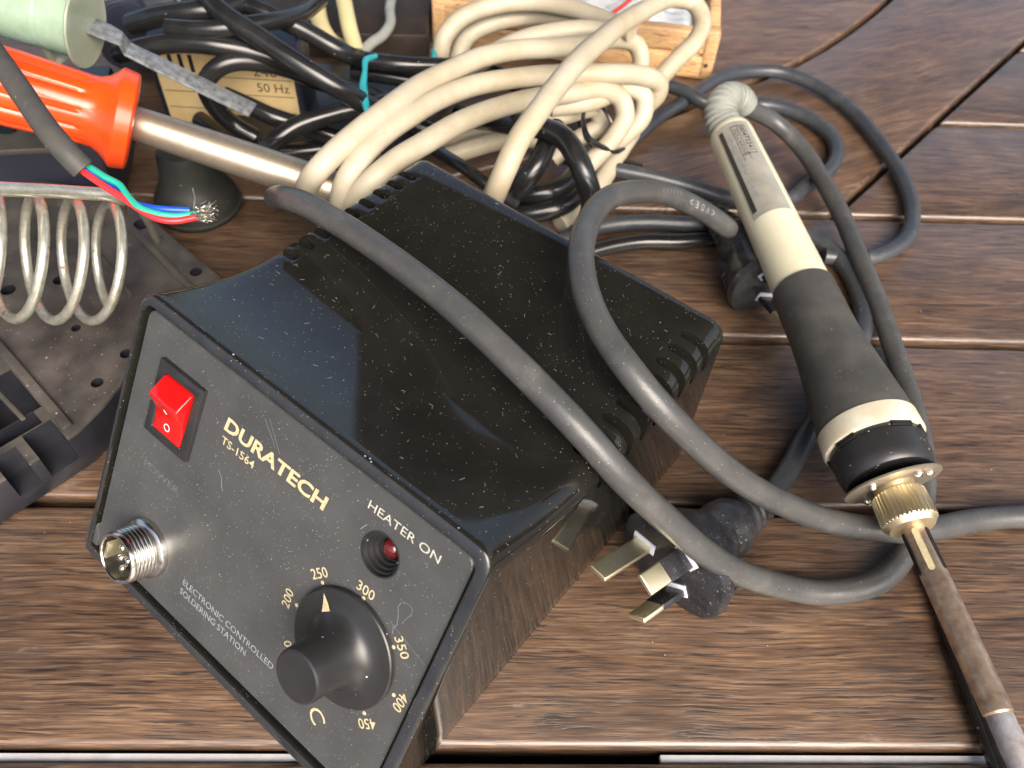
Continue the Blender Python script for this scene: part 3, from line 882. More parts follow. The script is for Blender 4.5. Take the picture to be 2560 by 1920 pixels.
Pw = Vector((-0.7565, -0.6452, 0.20)).normalized(); Pu = Vector((0.649, -0.761, 0.0))
Pv = Vector((0.08, 0.07, 0.99))
plug("mains_cord", "dusty black mains plug with brass pins lying against the station, and its grey cord", (48.7, 108.3, 15.0), Pw, Pu + Pv * 0.2,
     [(90.9, 148.1, 5.0), (102.5, 167.1, 4.0), (113.7, 184.9, 4.0), (124.7, 201.8, 4.0), (132.2, 218.6, 4.0), (134.9, 235.0, 4.0), (132.7, 253.9, 4.0), (123.9, 268.3, 4.0), (111.0, 273.6, 4.0), (92.4, 274.9, 4.0), (70.1, 273.2, 4.0), (49.6, 272.2, 4.0), (32.6, 267.9, 4.0), (15.9, 257.7, 4.0)],
     "blue_grey_cord", 3.5, (60.0, 115.7, 0.0), "mains cords with three-pin plugs", "grey mains cord")
plug("mains_cord", "black plug half behind the cream handle, its thick grey cord arching over the station", (97.7, 230.4, 14.0), (0.42, -0.90, 0.05), (-0.9, -0.42, -0.15),
     [(78.3, 243.8, 27.0), (68.0, 240.5, 36.0), (53.2, 233.3, 48.0), (38.0, 219.8, 60.0), (27.2, 205.6, 68.0), (20.0, 189.6, 73.0), (16.6, 171.9, 76.0), (17.6, 157.0, 76.0), (21.6, 142.4, 76.0), (28.4, 130.9, 74.0), (37.0, 124.2, 68.0), (49.4, 121.3, 56.0), (63.3, 121.5, 42.0), (78.3, 123.1, 29.0), (93.4, 124.9, 19.0), (107.8, 126.4, 13.0), (120.6, 126.5, 11.5), (133.6, 129.9, 9.0), (149.9, 136.2, 5.0), (164.2, 139.2, 4.0), (179.9, 140.1, 4.0)],
     "rubber_cord", 3.75, (91.7, 247.6, 0.0), "mains cords with three-pin plugs", "thick dusty grey-black cord with white printing")
# white printing on the thick cord
cord_c = [o for o in bpy.data.objects if o.name.startswith("cord") and o.parent and "arching" in o.parent.get("label", "")][0]
def cord_print(body, a, b, across, h, w, flip):
    """flat print sunk onto the round cord between two points of its centre line"""
    a = Vector(a); b = Vector(b); d = (b - a).normalized()
    n_ = Vector(across); n_ = (n_ - d * n_.dot(d)).normalized()
    X_ = -d if flip else d
    part("cord_marking", glyphs(body, ((a + b) / 2 + n_ * 3.86, X_, n_.cross(X_), n_), width=w, height=h, align='CENTER', thick=0.03), "grey_print", cord_c)
VIEW = Vector((-0.25, -0.62, 0.74))
prs = [(38.0, 219.8, 60.0), (53.2, 233.3, 48.0), (68.0, 240.5, 36.0)]
prs = [Vector(p) for p in prs]
for k, ch in enumerate("<VDE>"):
    t = 0.86 - k * 0.17
    q0 = prs[1].lerp(prs[2], t)
    cord_print(ch, q0, q0 + (prs[2] - prs[1]) * .05, VIEW, 2.3, 1.7, True)
for k in range(6):
    q0 = prs[0].lerp(prs[1], 0.35 + k * 0.1)
    cord_print("/", q0, q0 + (prs[1] - prs[0]) * .05, VIEW, 1.7, 0.9, True)

# ------------------------------------------------------------------ loose grey-blue cords on the table at the back right
def cord(label, pts, r, mat, group=None, sides=14, name="loose_cord", sub=7, cat="cord"):
    root_p = Vector(pts[len(pts) // 2]); root_p.z = 0
    o = part(name, MB().tube([Vector(p) - root_p for p in pts], r, sides, sub), mat, None)
    o.location = root_p * MM
    o["label"] = label; o["category"] = cat
    if group: o["group"] = group
    return o
cord("blue-grey cord sweeping round in the widest loop on the bare boards", [(29.6, 304.9, 4.0), (40.9, 321.7, 4.0), (45.4, 328.1, 4.0), (51.3, 335.1, 4.0), (62.7, 350.4, 5.0), (75.8, 361.6, 8.0), (85.0, 372.5, 9.0), (94.5, 383.7, 8.0), (110.3, 396.4, 5.0), (128.4, 400.3, 4.0), (142.3, 392.4, 4.0), (157.1, 373.9, 4.0), (166.7, 345.9, 4.0), (171.4, 318.3, 4.0), (170.8, 294.0, 4.0), (163.6, 274.7, 4.0), (151.8, 263.0, 4.0), (139.9, 257.9, 4.0), (125.1, 258.5, 4.0)], 3.3, "blue_grey_cord", "blue-grey loose cords")
cord("blue-grey cord making a small loop inside the widest loop and passing under the cream handle", [(46.2, 383.5, 8.0), (53.7, 376.5, 10.0), (65.4, 369.0, 11.0), (75.0, 362.0, 12.0), (84.6, 356.7, 10.0), (98.8, 361.2, 6.0), (113.1, 368.1, 4.0), (123.3, 367.2, 4.0), (135.2, 360.5, 4.0), (144.1, 348.4, 4.0), (145.5, 334.0, 4.0), (139.9, 318.9, 4.0), (125.3, 303.9, 4.0), (117.0, 295.1, 4.0), (103.2, 291.2, 4.0), (86.9, 292.2, 5.0), (70.8, 296.7, 6.0), (53.1, 299.1, 8.0), (38.9, 300.8, 9.0), (27.3, 305.1, 9.0), (14.8, 309.6, 8.0)], 3.4, "blue_grey_cord", "blue-grey loose cords")
cord("short dark cord tucked beneath the grey mains cord behind the station", [(22.6, 249.8, 3.0), (37.4, 256.7, 3.5), (49.1, 260.3, 3.5), (65.9, 262.2, 3.5), (83.0, 265.9, 3.5), (93.6, 269.7, 3.5)], 3.3, "black_cord")
cord("black cable running under the iron barrel over the table edge gap", [(131.3, 122.4, 3.4), (132.0, 115.1, 3.4), (133.0, 91.9, 3.4), (135.1, 62.2, 3.4), (136.8, 45.6, 3.4)], 3.4, "black_cord")

# ------------------------------------------------------------------ cream extension lead, coiled
cream = thing("extension_cord", "coiled thick cream flex with hanging loops behind the soldering station", "cord", (5.3, 348.9, 0.0))
STR = [
 [(-12.7, 238.3, 34.0), (-9.6, 231.3, 48.0), (-6.5, 234.2, 56.0), (-2.7, 241.8, 62.0), (2.3, 250.2, 66.0), (8.1, 262.9, 68.0), (15.5, 281.2, 68.0), (28.6, 312.2, 64.0), (45.5, 345.5, 58.0), (61.2, 371.8, 52.0), (72.5, 377.0, 48.0), (76.7, 369.1, 44.0), (73.1, 358.1, 40.0), (64.7, 347.6, 36.0), (57.4, 341.6, 30.0), (48.1, 339.2, 22.0)],
 [(-78.8, 236.2, 34.0), (-75.9, 229.7, 46.0), (-70.7, 227.9, 54.0), (-64.6, 234.7, 58.0), (-58.1, 243.6, 60.0), (-50.2, 258.8, 60.0), (-42.5, 276.4, 58.0), (-33.3, 291.0, 56.0), (-20.4, 307.4, 54.0), (-6.1, 318.4, 52.0), (8.8, 325.2, 50.0), (23.1, 333.6, 48.0), (35.9, 346.2, 45.0), (45.8, 351.2, 40.0), (49.1, 348.6, 34.0), (46.4, 344.0, 28.0)],
 [(-65.6, 232.0, 32.0), (-64.3, 227.5, 42.0), (-61.7, 228.6, 50.0), (-57.0, 235.9, 55.0), (-51.1, 247.9, 56.0), (-43.6, 262.0, 55.0), (-34.7, 277.5, 53.0), (-22.2, 293.2, 50.0), (-5.3, 303.9, 48.0), (12.8, 310.2, 47.0), (31.0, 315.0, 46.0), (47.0, 322.5, 42.0), (55.1, 327.3, 36.0), (55.1, 327.7, 30.0), (49.4, 328.0, 22.0), (43.0, 325.5, 16.0)],
 [(-63.7, 230.8, 34.0), (-59.4, 226.0, 44.0), (-52.3, 226.9, 52.0), (-45.4, 235.8, 54.0), (-36.8, 248.5, 53.0), (-27.9, 263.2, 51.0), (-15.6, 281.1, 47.0), (-1.8, 294.5, 44.0), (13.6, 303.9, 42.0), (28.8, 311.9, 40.0), (37.9, 314.0, 36.0), (40.7, 310.2, 30.0), (36.7, 303.1, 24.0), (29.6, 296.6, 18.0), (21.6, 290.4, 12.0)],
 [(-43.9, 355.5, 22.0), (-42.8, 355.6, 28.0), (-41.3, 358.4, 34.0), (-34.1, 365.0, 40.0), (-21.7, 371.6, 43.0), (-5.0, 375.6, 44.0), (11.6, 369.9, 46.0), (24.7, 359.5, 48.0), (35.3, 348.4, 50.0), (42.1, 343.0, 50.0)],
 [(-36.6, 361.6, 18.0), (-34.9, 363.9, 24.0), (-31.7, 370.9, 28.0), (-21.4, 376.7, 32.0), (-4.7, 381.9, 34.0), (10.4, 375.2, 38.0), (24.0, 361.0, 42.0), (34.4, 352.8, 44.0)],
 [(-29.3, 322.7, 38.0), (-18.5, 326.4, 44.0), (-7.8, 335.4, 46.0), (4.0, 339.9, 48.0), (20.4, 344.2, 49.0), (35.3, 344.1, 49.0)],
 [(9.2, 306.7, 34.0), (24.2, 308.8, 36.0), (42.5, 322.6, 36.0), (48.9, 323.0, 32.0), (49.3, 317.1, 26.0), (43.7, 313.4, 20.0), (35.6, 308.7, 14.0), (23.8, 300.3, 8.0)],
 [(-3.9, 308.0, 26.0), (13.1, 309.9, 28.0), (29.0, 320.3, 26.0), (31.5, 318.1, 20.0), (21.4, 313.1, 14.0), (11.3, 306.2, 8.0)],
 [(46.8, 322.7, 14.0), (41.8, 312.2, 12.0), (36.1, 300.2, 9.0), (30.5, 288.2, 7.0), (22.3, 273.8, 6.0), (15.7, 266.6, 5.0)],
 [(-34.6, 300.9, 10.0), (-24.3, 305.0, 12.0), (-12.3, 309.4, 14.0), (1.8, 315.7, 12.0), (14.7, 321.7, 8.0)],
 [(-39.7, 315.7, 8.0), (-23.9, 322.2, 9.0), (-7.4, 322.5, 9.0), (7.4, 317.8, 8.0)],
]
for i, s in enumerate(STR):
    part("cable_loop", MB().tube(s, 4.12, 16, 7), "cream_cord", cream)
tie = MB()
def hoop(c, n, ru, rv, r, seg=20):
    n = Vector(n).normalized(); u, v = perp(n)
    pts = [Vector(c) + u * ru * math.cos(2 * math.pi * k / seg) + v * rv * math.sin(2 * math.pi * k / seg) for k in range(seg + 1)]
    return MB().tube(pts, r, 8, 2)
part("twist_tie", hoop((29.7, 316.4, 20.0), (0.75, 0.6, 0.1), 13, 12, 0.9), "black_cord", cream, "black twist tie")
part("twist_tie", MB().tube([(23.3, 310.1, 34.0), (22.6, 301.8, 32.0), (25.0, 295.1, 28.0), (30.6, 295.8, 24.0), (37.1, 298.6, 20.0), (42.3, 306.6, 16.0)], [0.8, 1.0, 1.6, 1.2, 1.4, .8], 8, 6), "black_cord", cream, "black twist tie")

# ------------------------------------------------------------------ shiny black leads
lead = thing("black_lead", "bundle of shiny black leads held by a teal twist tie behind the orange handled tool", "cord", (-106.4, 371.3, 0.0))
for s, r in (([(-137.4, 328.2, 66.0), (-129.3, 315.8, 66.0), (-121.0, 307.6, 64.0), (-107.5, 300.2, 60.0), (-92.3, 294.0, 54.0), (-77.9, 291.8, 46.0), (-68.6, 294.9, 38.0), (-54.8, 302.3, 26.0), (-38.2, 304.3, 18.0)], 4.2),
          ([(-133.3, 342.4, 58.0), (-123.4, 333.1, 58.0), (-112.4, 327.6, 56.0), (-97.3, 326.5, 50.0), (-82.0, 325.4, 42.0), (-76.2, 334.2, 34.0), (-58.7, 333.7, 33.0), (-41.4, 338.0, 31.0), (-23.9, 344.0, 28.0), (-5.3, 344.5, 20.0)], 3.9),
          ([(-170.6, 309.2, 44.0), (-160.0, 303.4, 50.0), (-144.7, 302.6, 54.0), (-129.2, 301.8, 55.0), (-115.3, 304.1, 52.0), (-101.4, 306.4, 47.0), (-89.9, 308.9, 40.0), (-78.2, 312.8, 32.0), (-65.1, 322.8, 22.0)], 4.0),
          ([(-117.0, 297.0, 16.0), (-126.2, 297.9, 22.0), (-131.6, 296.6, 32.0), (-132.2, 296.1, 41.0), (-127.0, 297.8, 47.0), (-120.0, 300.6, 49.0), (-111.2, 304.3, 47.0), (-101.4, 309.3, 42.0), (-90.2, 314.3, 34.0), (-76.1, 326.2, 24.0)], 3.8),
          ([(-111.4, 277.8, 20.0), (-102.0, 279.2, 28.0), (-93.8, 284.4, 32.0), (-79.4, 291.5, 34.0), (-65.0, 298.7, 34.0), (-55.4, 309.3, 32.0), (-43.9, 326.7, 28.0)], 3.9),
          ([(-127.3, 299.8, 34.0), (-117.5, 298.0, 31.0), (-107.5, 295.9, 28.0), (-97.5, 297.0, 24.0), (-84.3, 299.2, 18.0), (-68.9, 297.9, 14.0)], 3.8),
          ([(-82.2, 340.5, 24.0), (-67.3, 338.9, 24.0), (-50.9, 338.8, 22.0), (-32.9, 341.2, 18.0)], 3.6),
          ([(-148.3, 316.2, 10.0), (-127.8, 300.1, 10.0), (-107.6, 296.5, 10.0), (-87.5, 301.0, 10.0), (-67.2, 306.8, 10.0)], 4.0),
          ([(-146.0, 306.9, 58.0), (-128.7, 304.0, 60.0), (-111.4, 310.7, 60.0), (-100.7, 330.4, 54.0), (-97.8, 361.3, 46.0)], 3.6)):
    part("lead", MB().tube(s, r, 14, 7), "black_cord", lead)
part("twist_tie", MB().tube([(-67.8, 327.5, 40.0), (-70.7, 320.3, 42.0), (-69.7, 311.0, 42.0), (-69.0, 302.1, 41.0), (-67.3, 295.0, 40.0), (-65.6, 289.4, 38.0), (-64.5, 288.7, 36.0)], [1.0, 1.4, 1.1, 1.7, 1.9, 1.3, .9], 8, 6), "teal_tie", lead, "teal plastic twist tie")
part("twist_tie", MB().tube([(-46.3, 352.3, 30.0), (-44.7, 344.7, 32.0), (-45.3, 339.6, 30.0)], 1.2, 8, 6), "teal_tie", lead, "teal plastic twist tie")
lead2 = thing("black_lead", "glossy black lead looped beneath the cream flex at the station's back edge", "cord", (11.9, 308.4, -0.0))
for s, r in (([(-30.5, 315.7, 22.0), (-19.8, 303.2, 28.0), (-7.0, 289.5, 36.0), (4.4, 279.5, 42.0), (13.8, 270.4, 44.0), (19.8, 259.9, 42.0), (23.5, 254.8, 36.0), (26.5, 254.6, 26.0), (26.3, 256.9, 14.0)], 4.4),
             ([(11.2, 291.8, 34.0), (8.3, 279.7, 36.0), (5.6, 270.0, 34.0), (0.3, 264.2, 28.0), (-6.5, 265.8, 18.0)], 4.2),
             ([(-12.0, 278.6, 10.0), (-0.1, 272.6, 14.0), (12.1, 274.4, 16.0), (20.4, 284.9, 16.0), (22.3, 299.1, 14.0)], 4.0),
             ([(-4.5, 266.1, 8.0), (5.3, 266.5, 10.0), (16.7, 270.5, 12.0), (24.2, 282.4, 12.0), (27.1, 296.5, 10.0)], 4.2),
             ([(-46.0, 297.5, 20.0), (-36.2, 283.8, 24.0), (-22.9, 267.4, 28.0), (-13.5, 260.8, 26.0), (-3.1, 261.6, 18.0)], 2.6),
             ([(18.3, 305.7, 10.0), (30.9, 306.9, 9.0), (40.8, 305.9, 8.0), (50.9, 305.0, 6.0)], 3.6)):
    part("lead", MB().tube(s, r, 14, 7), "black_cord", lead2)

# ------------------------------------------------------------------ black power adapter with a tan label
adp = thing("power_adapter", "black box adapter with a tan printed label behind the black leads", "adapter", (-136.7, 332.8, 0.0))
AL_, AR_ = Vector((-165.5, 319.0, 1.0)), Vector((-100.0, 319.3, 1.0))
ax_ = (AR_ - AL_).normalized(); an_ = Vector((ax_.y, -ax_.x, 0)); aw_ = (AR_ - AL_).length
AH_ = 44.0
AC = (AL_ + AR_) / 2 + Vector((0, 0, AH_ / 2))
az_ = Vector((0, 0, 1))
part("case", MB().box(AC - an_ * 11, ax_ * aw_ / 2, an_ * 11, az_ * AH_ / 2), "navy_black", adp, bevel=2.0, bseg=3)
lbl = part("rating_label", MB().box(AC + an_ * 0.1 + az_ * 1.0, ax_ * (aw_ / 2 - 3), an_ * 0.12, az_ * 19), "tan_label", adp)
def al(txt, x, z, h, w):
    part("lettering", glyphs(txt, (AC + ax_ * x + az_ * z, ax_, az_, an_), width=w, height=h, align='CENTER', thick=0.32), "ink_black", lbl)
al("240V", 20, 11.0, 4.2, 15); al("50 Hz", 20, 3.6, 4.2, 14); al("IIII", -20, 13, 8, 15)
for k in range(3):
    part("printed_line", MB().box(AC + az_ * (7.5 - k * 8.0) + an_ * .3, ax_ * (aw_ / 2 - 4), an_ * .03, az_ * .15), "ink_black", lbl)

# ------------------------------------------------------------------ pine tray with plastic bags and nails
BL, BR = Vector((-53.8, 411.5, 0.0)), Vector((92.0, 393.1, 0.0))
bx = (BR - BL).normalized(); by = Vector((-bx.y, bx.x, 0)); bw = (BR - BL).length
tray = thing("wooden_tray", "small pine tray with finger joints holding plastic bags, under the cream flex", "tray", BL * .5 + BR * .5 + by * 60)
TH, BD = 25.0, 120.0
part("front_board", MB().box((BL + BR) / 2 + by * 3.5 + Vector((0, 0, TH * .25 + .5)), bx * bw * .5, by * 3.5, Vector((0, 0, TH * .25))), "pine", tray, bevel=1.4, bseg=3)
part("front_board", MB().box((BL + BR) / 2 + by * 3.9 + Vector((0, 0, TH * .75 + .6)), bx * (bw * .5 - 2.2), by * 3.5, Vector((0, 0, TH * .23))), "pine", tray, bevel=1.4, bseg=3)
for p, sgn in ((BL, 1), (BR, -1)):
    part("side_board", MB().box(p + bx * sgn * 2.9 + by * (BD / 2 + 8) + Vector((0, 0, TH * .52)), bx * 2.8, by * BD * .5, Vector((0, 0, TH * .5))), "pine", tray, bevel=1.0)
    part("corner_post", MB().box(p + bx * sgn * 3.2 + by * 4 + Vector((0, 0, TH * .5 + 1.2)), bx * 3.6, by * 4.4, Vector((0, 0, TH * .5))), "pine", tray, bevel=1.8, bseg=3)
part("floor", MB().box((BL + BR) / 2 + by * (BD / 2 + 6) + Vector((0, 0, 2.5)), bx * (bw * .5 - 5), by * BD * .5, Vector((0, 0, 1))), "pine", tray)
part("screw_head", MB().sphere(BR + bx * -3.5 + by * -.4 + Vector((0, 0, 9)), 1.1, 10), "dark_brown", tray)
part("screw_head", MB().sphere(Vector(BL * .62 + BR * .38) + by * -.1 + Vector((0, 0, 7)), 2.2, 12, (1, .3, 1)), "dark_brown", tray)

def bag(label, c, hx, hy, hz, seed, red=None):
    c = Vector(c)
    root = thing("plastic_bag", label, "bag", c)
    n, m = 22, 16
    mb = MB()
    for j in range(m + 1):
        for i in range(n + 1):
            x = -1 + 2 * i / n; y = -1 + 2 * j / m
            e = max(0.0, (1 - x ** 6) * (1 - y ** 6)) ** .5
            z = hz * e * (0.55 + 0.9 * noise.noise(Vector((x * 2.2 + seed, y * 2.6, seed)))) + 1.4 * noise.noise(Vector((x * 7, y * 7 + seed, 2.0)))
            mb.v.append(c + bx * x * hx + by * y * hy + Vector((0, 0, z)))
    for j in range(m):
        for i in range(n):
            q = j * (n + 1) + i
            mb.f.append((q, q + 1, q + n + 2, q + n + 1))
    part("film", mb, "plastic_bag", root, smooth=60)
    if red:
        part("zip_strip", MB().tube(red, 1.0, 8, 6), "zip_red", root, "red zip strip")
    return root
bag("grey zip bag with a red strip in the pine tray", (BL * .32 + BR * .68) + by * 34 + Vector((0, 0, 17)), 34, 22, 12, 3.1, [(29.6, 372.4, 38.0), (36.0, 382.4, 38.0), (43.1, 393.6, 38.0), (48.7, 405.3, 37.0)])
bag("crumpled clear bag at the back of the pine tray", (BL * .60 + BR * .40) + by * 70 + Vector((0, 0, 14)), 40, 26, 12, 8.4)
nails = thing("nail_bundle", "bundle of thin grey nails beside the zip bag in the pine tray", "nails", (77.3, 440.0, 6.0))
for k in range(26):
    a = Vector((67.3, 440.1, 12.0)); b = Vector((81.7, 419.2, 10.0))
    off = Vector((random.uniform(-14, 14), random.uniform(-5, 5), random.uniform(-4, 7)))
    part("nail", MB().tube([a + off, b + off + Vector((random.uniform(-5, 5), random.uniform(-4, 4), random.uniform(-2, 2)))], 0.8, 6, 1), "nail_steel", nails)

# ------------------------------------------------------------------ orange handled tool
OA, OB = Vector((-173.6, 225.8, 82.0)), Vector((-134.6, 234.4, 64.0))
OX = (OB - OA).normalized(); OL = (OB - OA).length
tool = thing("orange_tool", "large soldering iron with a fluted orange plastic handle and bare steel shaft", "soldering iron", (OB.x, OB.y, 20))
def flute(t, a):
    return 1.0 - (0.075 * max(0.0, math.cos(a * 12)) ** 3 if t < OL - 13 else 0.0)
hp = [(-30, 8.0), (-28, 11.6), (0, 12.0), (10, 12.2)] + [(10 + (OL - 24) * k / 12, 12.2 - 0.06 * k) for k in range(1, 13)] + [(OL - 12.5, 11.4), (OL - 10, 11.6), (OL - 7.5, 12.8), (OL - 5.5, 14.6), (OL - 4.2, 16.2), (OL - 3.6, 16.6), (OL + 0.8, 16.0), (OL + 1.4, 15.2), (OL + 1.8, 12.0), (OL + 1.8, 6.8), (OL + 1.0, 5.0)]
part("handle", MB().lathe(hp, OA, OX, 112, rad=flute), "orange_plastic", tool, "bright orange fluted handle", smooth=35)
OE = Vector((-73.3, 235.2, 42.0)); sx_ = (OE - OB).normalized()
part("shaft", MB().lathe([(-2, 5.0), (2, 5.6), (8, 5.9), (40, 6.4), (90, 6.8), (100, 6.6)], OB, sx_, 40), "worn_steel", tool, "bare steel shaft")

# ------------------------------------------------------------------ stripped three-core cable
cab = thing("stripped_cable", "black sheathed cable with stripped red, green and blue wires over the orange handle", "cable", (-196.0, 289.3, -0.0))
part("sheath", MB().tube([(-159.1, 216.8, 104.0), (-150.5, 207.0, 103.0), (-144.5, 200.3, 102.0), (-133.4, 187.9, 100.0), (-124.3, 177.8, 98.0), (-118.5, 172.8, 95.0), (-115.8, 171.7, 92.0)], 3.2, 18, 8), "grip_rubber", cab)
for m, s in (("wire_green", [(-117.2, 173.6, 92.0), (-114.6, 172.9, 92.0), (-110.0, 170.6, 91.0), (-105.9, 169.0, 90.0), (-103.2, 166.2, 89.0), (-99.8, 163.4, 88.0), (-95.5, 162.3, 87.0), (-90.2, 162.8, 86.0), (-85.1, 165.7, 85.0)]),
             ("wire_blue", [(-116.9, 172.6, 92.0), (-114.0, 171.9, 91.0), (-109.0, 169.8, 89.0), (-103.7, 166.1, 87.5), (-98.7, 164.6, 87.0), (-93.5, 164.0, 87.0), (-87.4, 165.4, 86.0)]),
             ("wire_red", [(-117.0, 172.3, 92.0), (-114.7, 170.8, 91.5), (-109.3, 167.9, 90.0), (-103.6, 165.2, 88.5), (-98.2, 162.4, 87.0), (-93.9, 161.1, 86.0), (-90.0, 161.5, 85.5), (-85.6, 164.0, 85.0)])):
    part("core_wire", MB().tube(s, 0.9, 12, 8), m, cab)
for k in range(46):
    base = Vector((-86.0, 164.8, 85.5)) + Vector((random.uniform(-.8, .8), random.uniform(-1.6, 1.6), random.uniform(-1.4, 1.4)))
    tip = Vector((-82.6, 166.7, 84.5)) + Vector((random.uniform(-1.6, 1.4), random.uniform(-2.6, 2.6), random.uniform(-2.4, 2.4)))
    mid = (base + tip) / 2 + Vector((random.uniform(-.5, .5), random.uniform(-.8, .8), random.uniform(-.8, .8)))
    part("wire_strand", MB().tube([base, mid, tip], 0.17, 5, 3), "tinned", cab)
part("wire_strand", MB().tube([(-86.6, 166.1, 86.0), (-86.6, 168.2, 87.5), (-87.5, 170.8, 89.0)], 0.2, 6, 5), "tinned", cab)

# ------------------------------------------------------------------ iron stand with wire coil
stand = thing("iron_stand", "dusty black cast iron stand base with rusty wire coil holder", "iron stand", (-154.6, 181.4, 0.0))
ZB = 17.0
base_px = [(-195.6, 188.9, 17.0), (-157.5, 110.0, 17.0), (-148.4, 120.4, 17.0), (-140.5, 129.8, 17.0), (-133.0, 139.4, 17.0), (-128.9, 149.3, 17.0), (-125.5, 162.4, 17.0), (-119.1, 184.3, 17.0), (-106.9, 209.7, 17.0), (-120.1, 220.7, 17.0), (-136.4, 234.4, 17.0), (-154.0, 249.9, 17.0), (-185.7, 258.0, 17.0), (-228.7, 257.4, 17.0)]
base_px = [Vector(p) for p in base_px]
part("base", MB().prism([p + Vector((0, 0, -ZB + 0.3)) for p in base_px], (0, 0, ZB - 0.3)), "stand_iron", stand, bevel=1.0, bseg=2, smooth=30)
bse = stand.children[0]
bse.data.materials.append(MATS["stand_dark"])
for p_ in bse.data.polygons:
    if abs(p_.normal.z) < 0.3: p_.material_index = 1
def strip(name, pts, w, h, mat, z0=ZB):
    for (a, b) in zip(pts, pts[1:]):
        a = Vector(a); b = Vector(b); d = (b - a).normalized(); s_ = Vector((-d.y, d.x, 0))
        part(name, MB().box((a + b) / 2 + Vector((0, 0, h / 2)), d * (b - a).length / 2, s_ * w / 2, Vector((0, 0, h / 2))), mat, bse, bevel=0.5)
strip("ridge", [(-184.2, 182.3, 17.0), (-135.9, 140.4, 17.0)], 3.2, 1.8, "stand_iron")
strip("ridge", [(-150.0, 234.7, 17.0), (-116.4, 203.1, 17.0)], 2.6, 1.2, "stand_iron")
strip("ridge", [(-169.9, 233.9, 17.0), (-136.3, 198.3, 17.0)], 1.6, 0.8, "stand_iron")
# sunk cells of the sponge tray, cut into the casting
d_ = (Vector((-135.9, 140.4, 17.0)) - Vector((-184.2, 182.3, 17.0))).normalized(); s_ = Vector((-d_.y, d_.x, 0))
wells = MB()
for c_, hx_, hy_ in (((-160.1, 149.7, 17.0), 10.5, 7.0), ((-141.7, 136.3, 17.0), 5.6, 4.6), ((-147.8, 126.7, 17.0), 5.0, 3.6), ((-151.6, 138.7, 17.0), 3.0, 7.0)):
    wells.box(Vector(c_) + Vector((0, 0, -3)), d_ * hx_, s_ * hy_, Vector((0, 0, 7.5)))
for p, r in (((-129.2, 171.8, 17.0), 2.0), ((-134.0, 158.9, 17.0), 2.0), ((-117.7, 212.3, 17.0), 2.2), ((-145.5, 236.3, 17.0), 3.2), ((-149.7, 181.6, 17.0), 1.6), ((-179.8, 197.3, 17.0), 2.6), ((-164.0, 203.8, 17.0), 2.4)):
    wells.lathe([(-9, r), (4, r)], p, (0, 0, 1), 20)
wo = part("cutter", wells, "stand_dark", stand)
md = bse.modifiers.new("cells", 'BOOLEAN'); md.operation = 'DIFFERENCE'; md.solver = 'EXACT'; md.object = wo; md.material_mode = 'INDEX'
bpy.context.view_layer.update()
nm = bpy.data.meshes.new_from_object(bse.evaluated_get(bpy.context.evaluated_depsgraph_get()))
bse.modifiers.clear(); bpy.data.objects.remove(wo)
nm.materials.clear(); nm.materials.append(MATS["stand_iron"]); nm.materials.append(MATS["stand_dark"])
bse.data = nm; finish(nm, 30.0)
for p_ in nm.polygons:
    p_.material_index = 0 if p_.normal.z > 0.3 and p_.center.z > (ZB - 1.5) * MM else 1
strip("ridge", [(-170.2, 157.8, 17.0), (-150.4, 142.3, 17.0)], 1.6, 1.0, "stand_iron")
# wire coil
hx_ = Vector((0.701, 0.509, -0.5)).normalized()
cm_ = Vector((-139.1, 180.6, 50.0))
w_ = (Vector((0, 0, 1)) - hx_ * hx_.z).normalized(); r_ = hx_.cross(w_).normalized()
if r_.x < 0: r_ = -r_
CP = 10.6
coil = MB(); pts = []
for k in range(-28 * 4, 28 + 15):
    a = 2 * math.pi * k / 28
    pts.append(cm_ + hx_ * CP * a / (2 * math.pi) + (w_ * math.cos(a) - r_ * math.sin(a)) * (18.6 + 0.15 * math.sin(a * 1.7)))
coil.tube(pts, 1.55, 12, 1, straight=True)
part("coil", coil, "coil_wire", stand, "rusty plated wire coil")
part("support_bar", MB().tube([(-145.2, 166.2, 88.0), (-138.3, 176.4, 80.0), (-131.9, 186.3, 72.0), (-124.5, 194.3, 65.0), (-124.7, 197.4, 61.0)], 2.0, 14, 8), "coil_wire", stand)
part("bar_end", MB().tube([(-127.1, 199.6, 60.0), (-128.1, 200.9, 56.0), (-129.4, 202.2, 52.0)], 2.0, 12, 6), "tinned", stand)
part("stay_wire", MB().tube([(-127.4, 209.3, 48.0), (-131.4, 217.5, 34.0), (-136.4, 226.9, 18.0)], 1.3, 10, 6), "coil_wire", stand)
# upright bracket and dark block behind the coil
part("bracket", MB().box(Vector((-190.0, 246.2, 46.0)), Vector((16, 6, -2)), Vector((-3, 10, 0)), Vector((0, 0, 1.2))), "stand_iron", stand, bevel=.5)
part("bracket_hole", MB().lathe([(1.0, 3.2), (1.6, 3.2)], Vector((-189.3, 248.8, 46.0)), (0, 0, 1), 20), "black_hole", stand)
part("block", MB().box(Vector((-200.9, 266.8, 20.0)) + Vector((-20, 12, -2)), Vector((48, 10, 0)), Vector((-6, 26, 0)), Vector((0, 0, 18))), "navy_black", stand, bevel=2)

# ------------------------------------------------------------------ dark rubber dome
dome = thing("rubber_foot", "dark grey rubber suction foot behind the stripped wires", "rubber foot", (-138.3, 273.0, 0.0))
part("cup", MB().lathe([(0.3, 16.5), (3, 17.2), (8, 16.4), (14, 13.0), (18, 11.2), (26, 10.4), (30, 9.4), (31.5, 6.0), (32, 0.1)], (-136.8, 267.8, 0.0), (0, 0, 1), 48), "dome_rubber", dome)
part("lip", hoop(Vector((-136.8, 267.8, 0.0)) + Vector((0, 0, 3.0)), (0, 0, 1), 17.0, 17.0, 1.0, 32), "dome_rubber", dome)
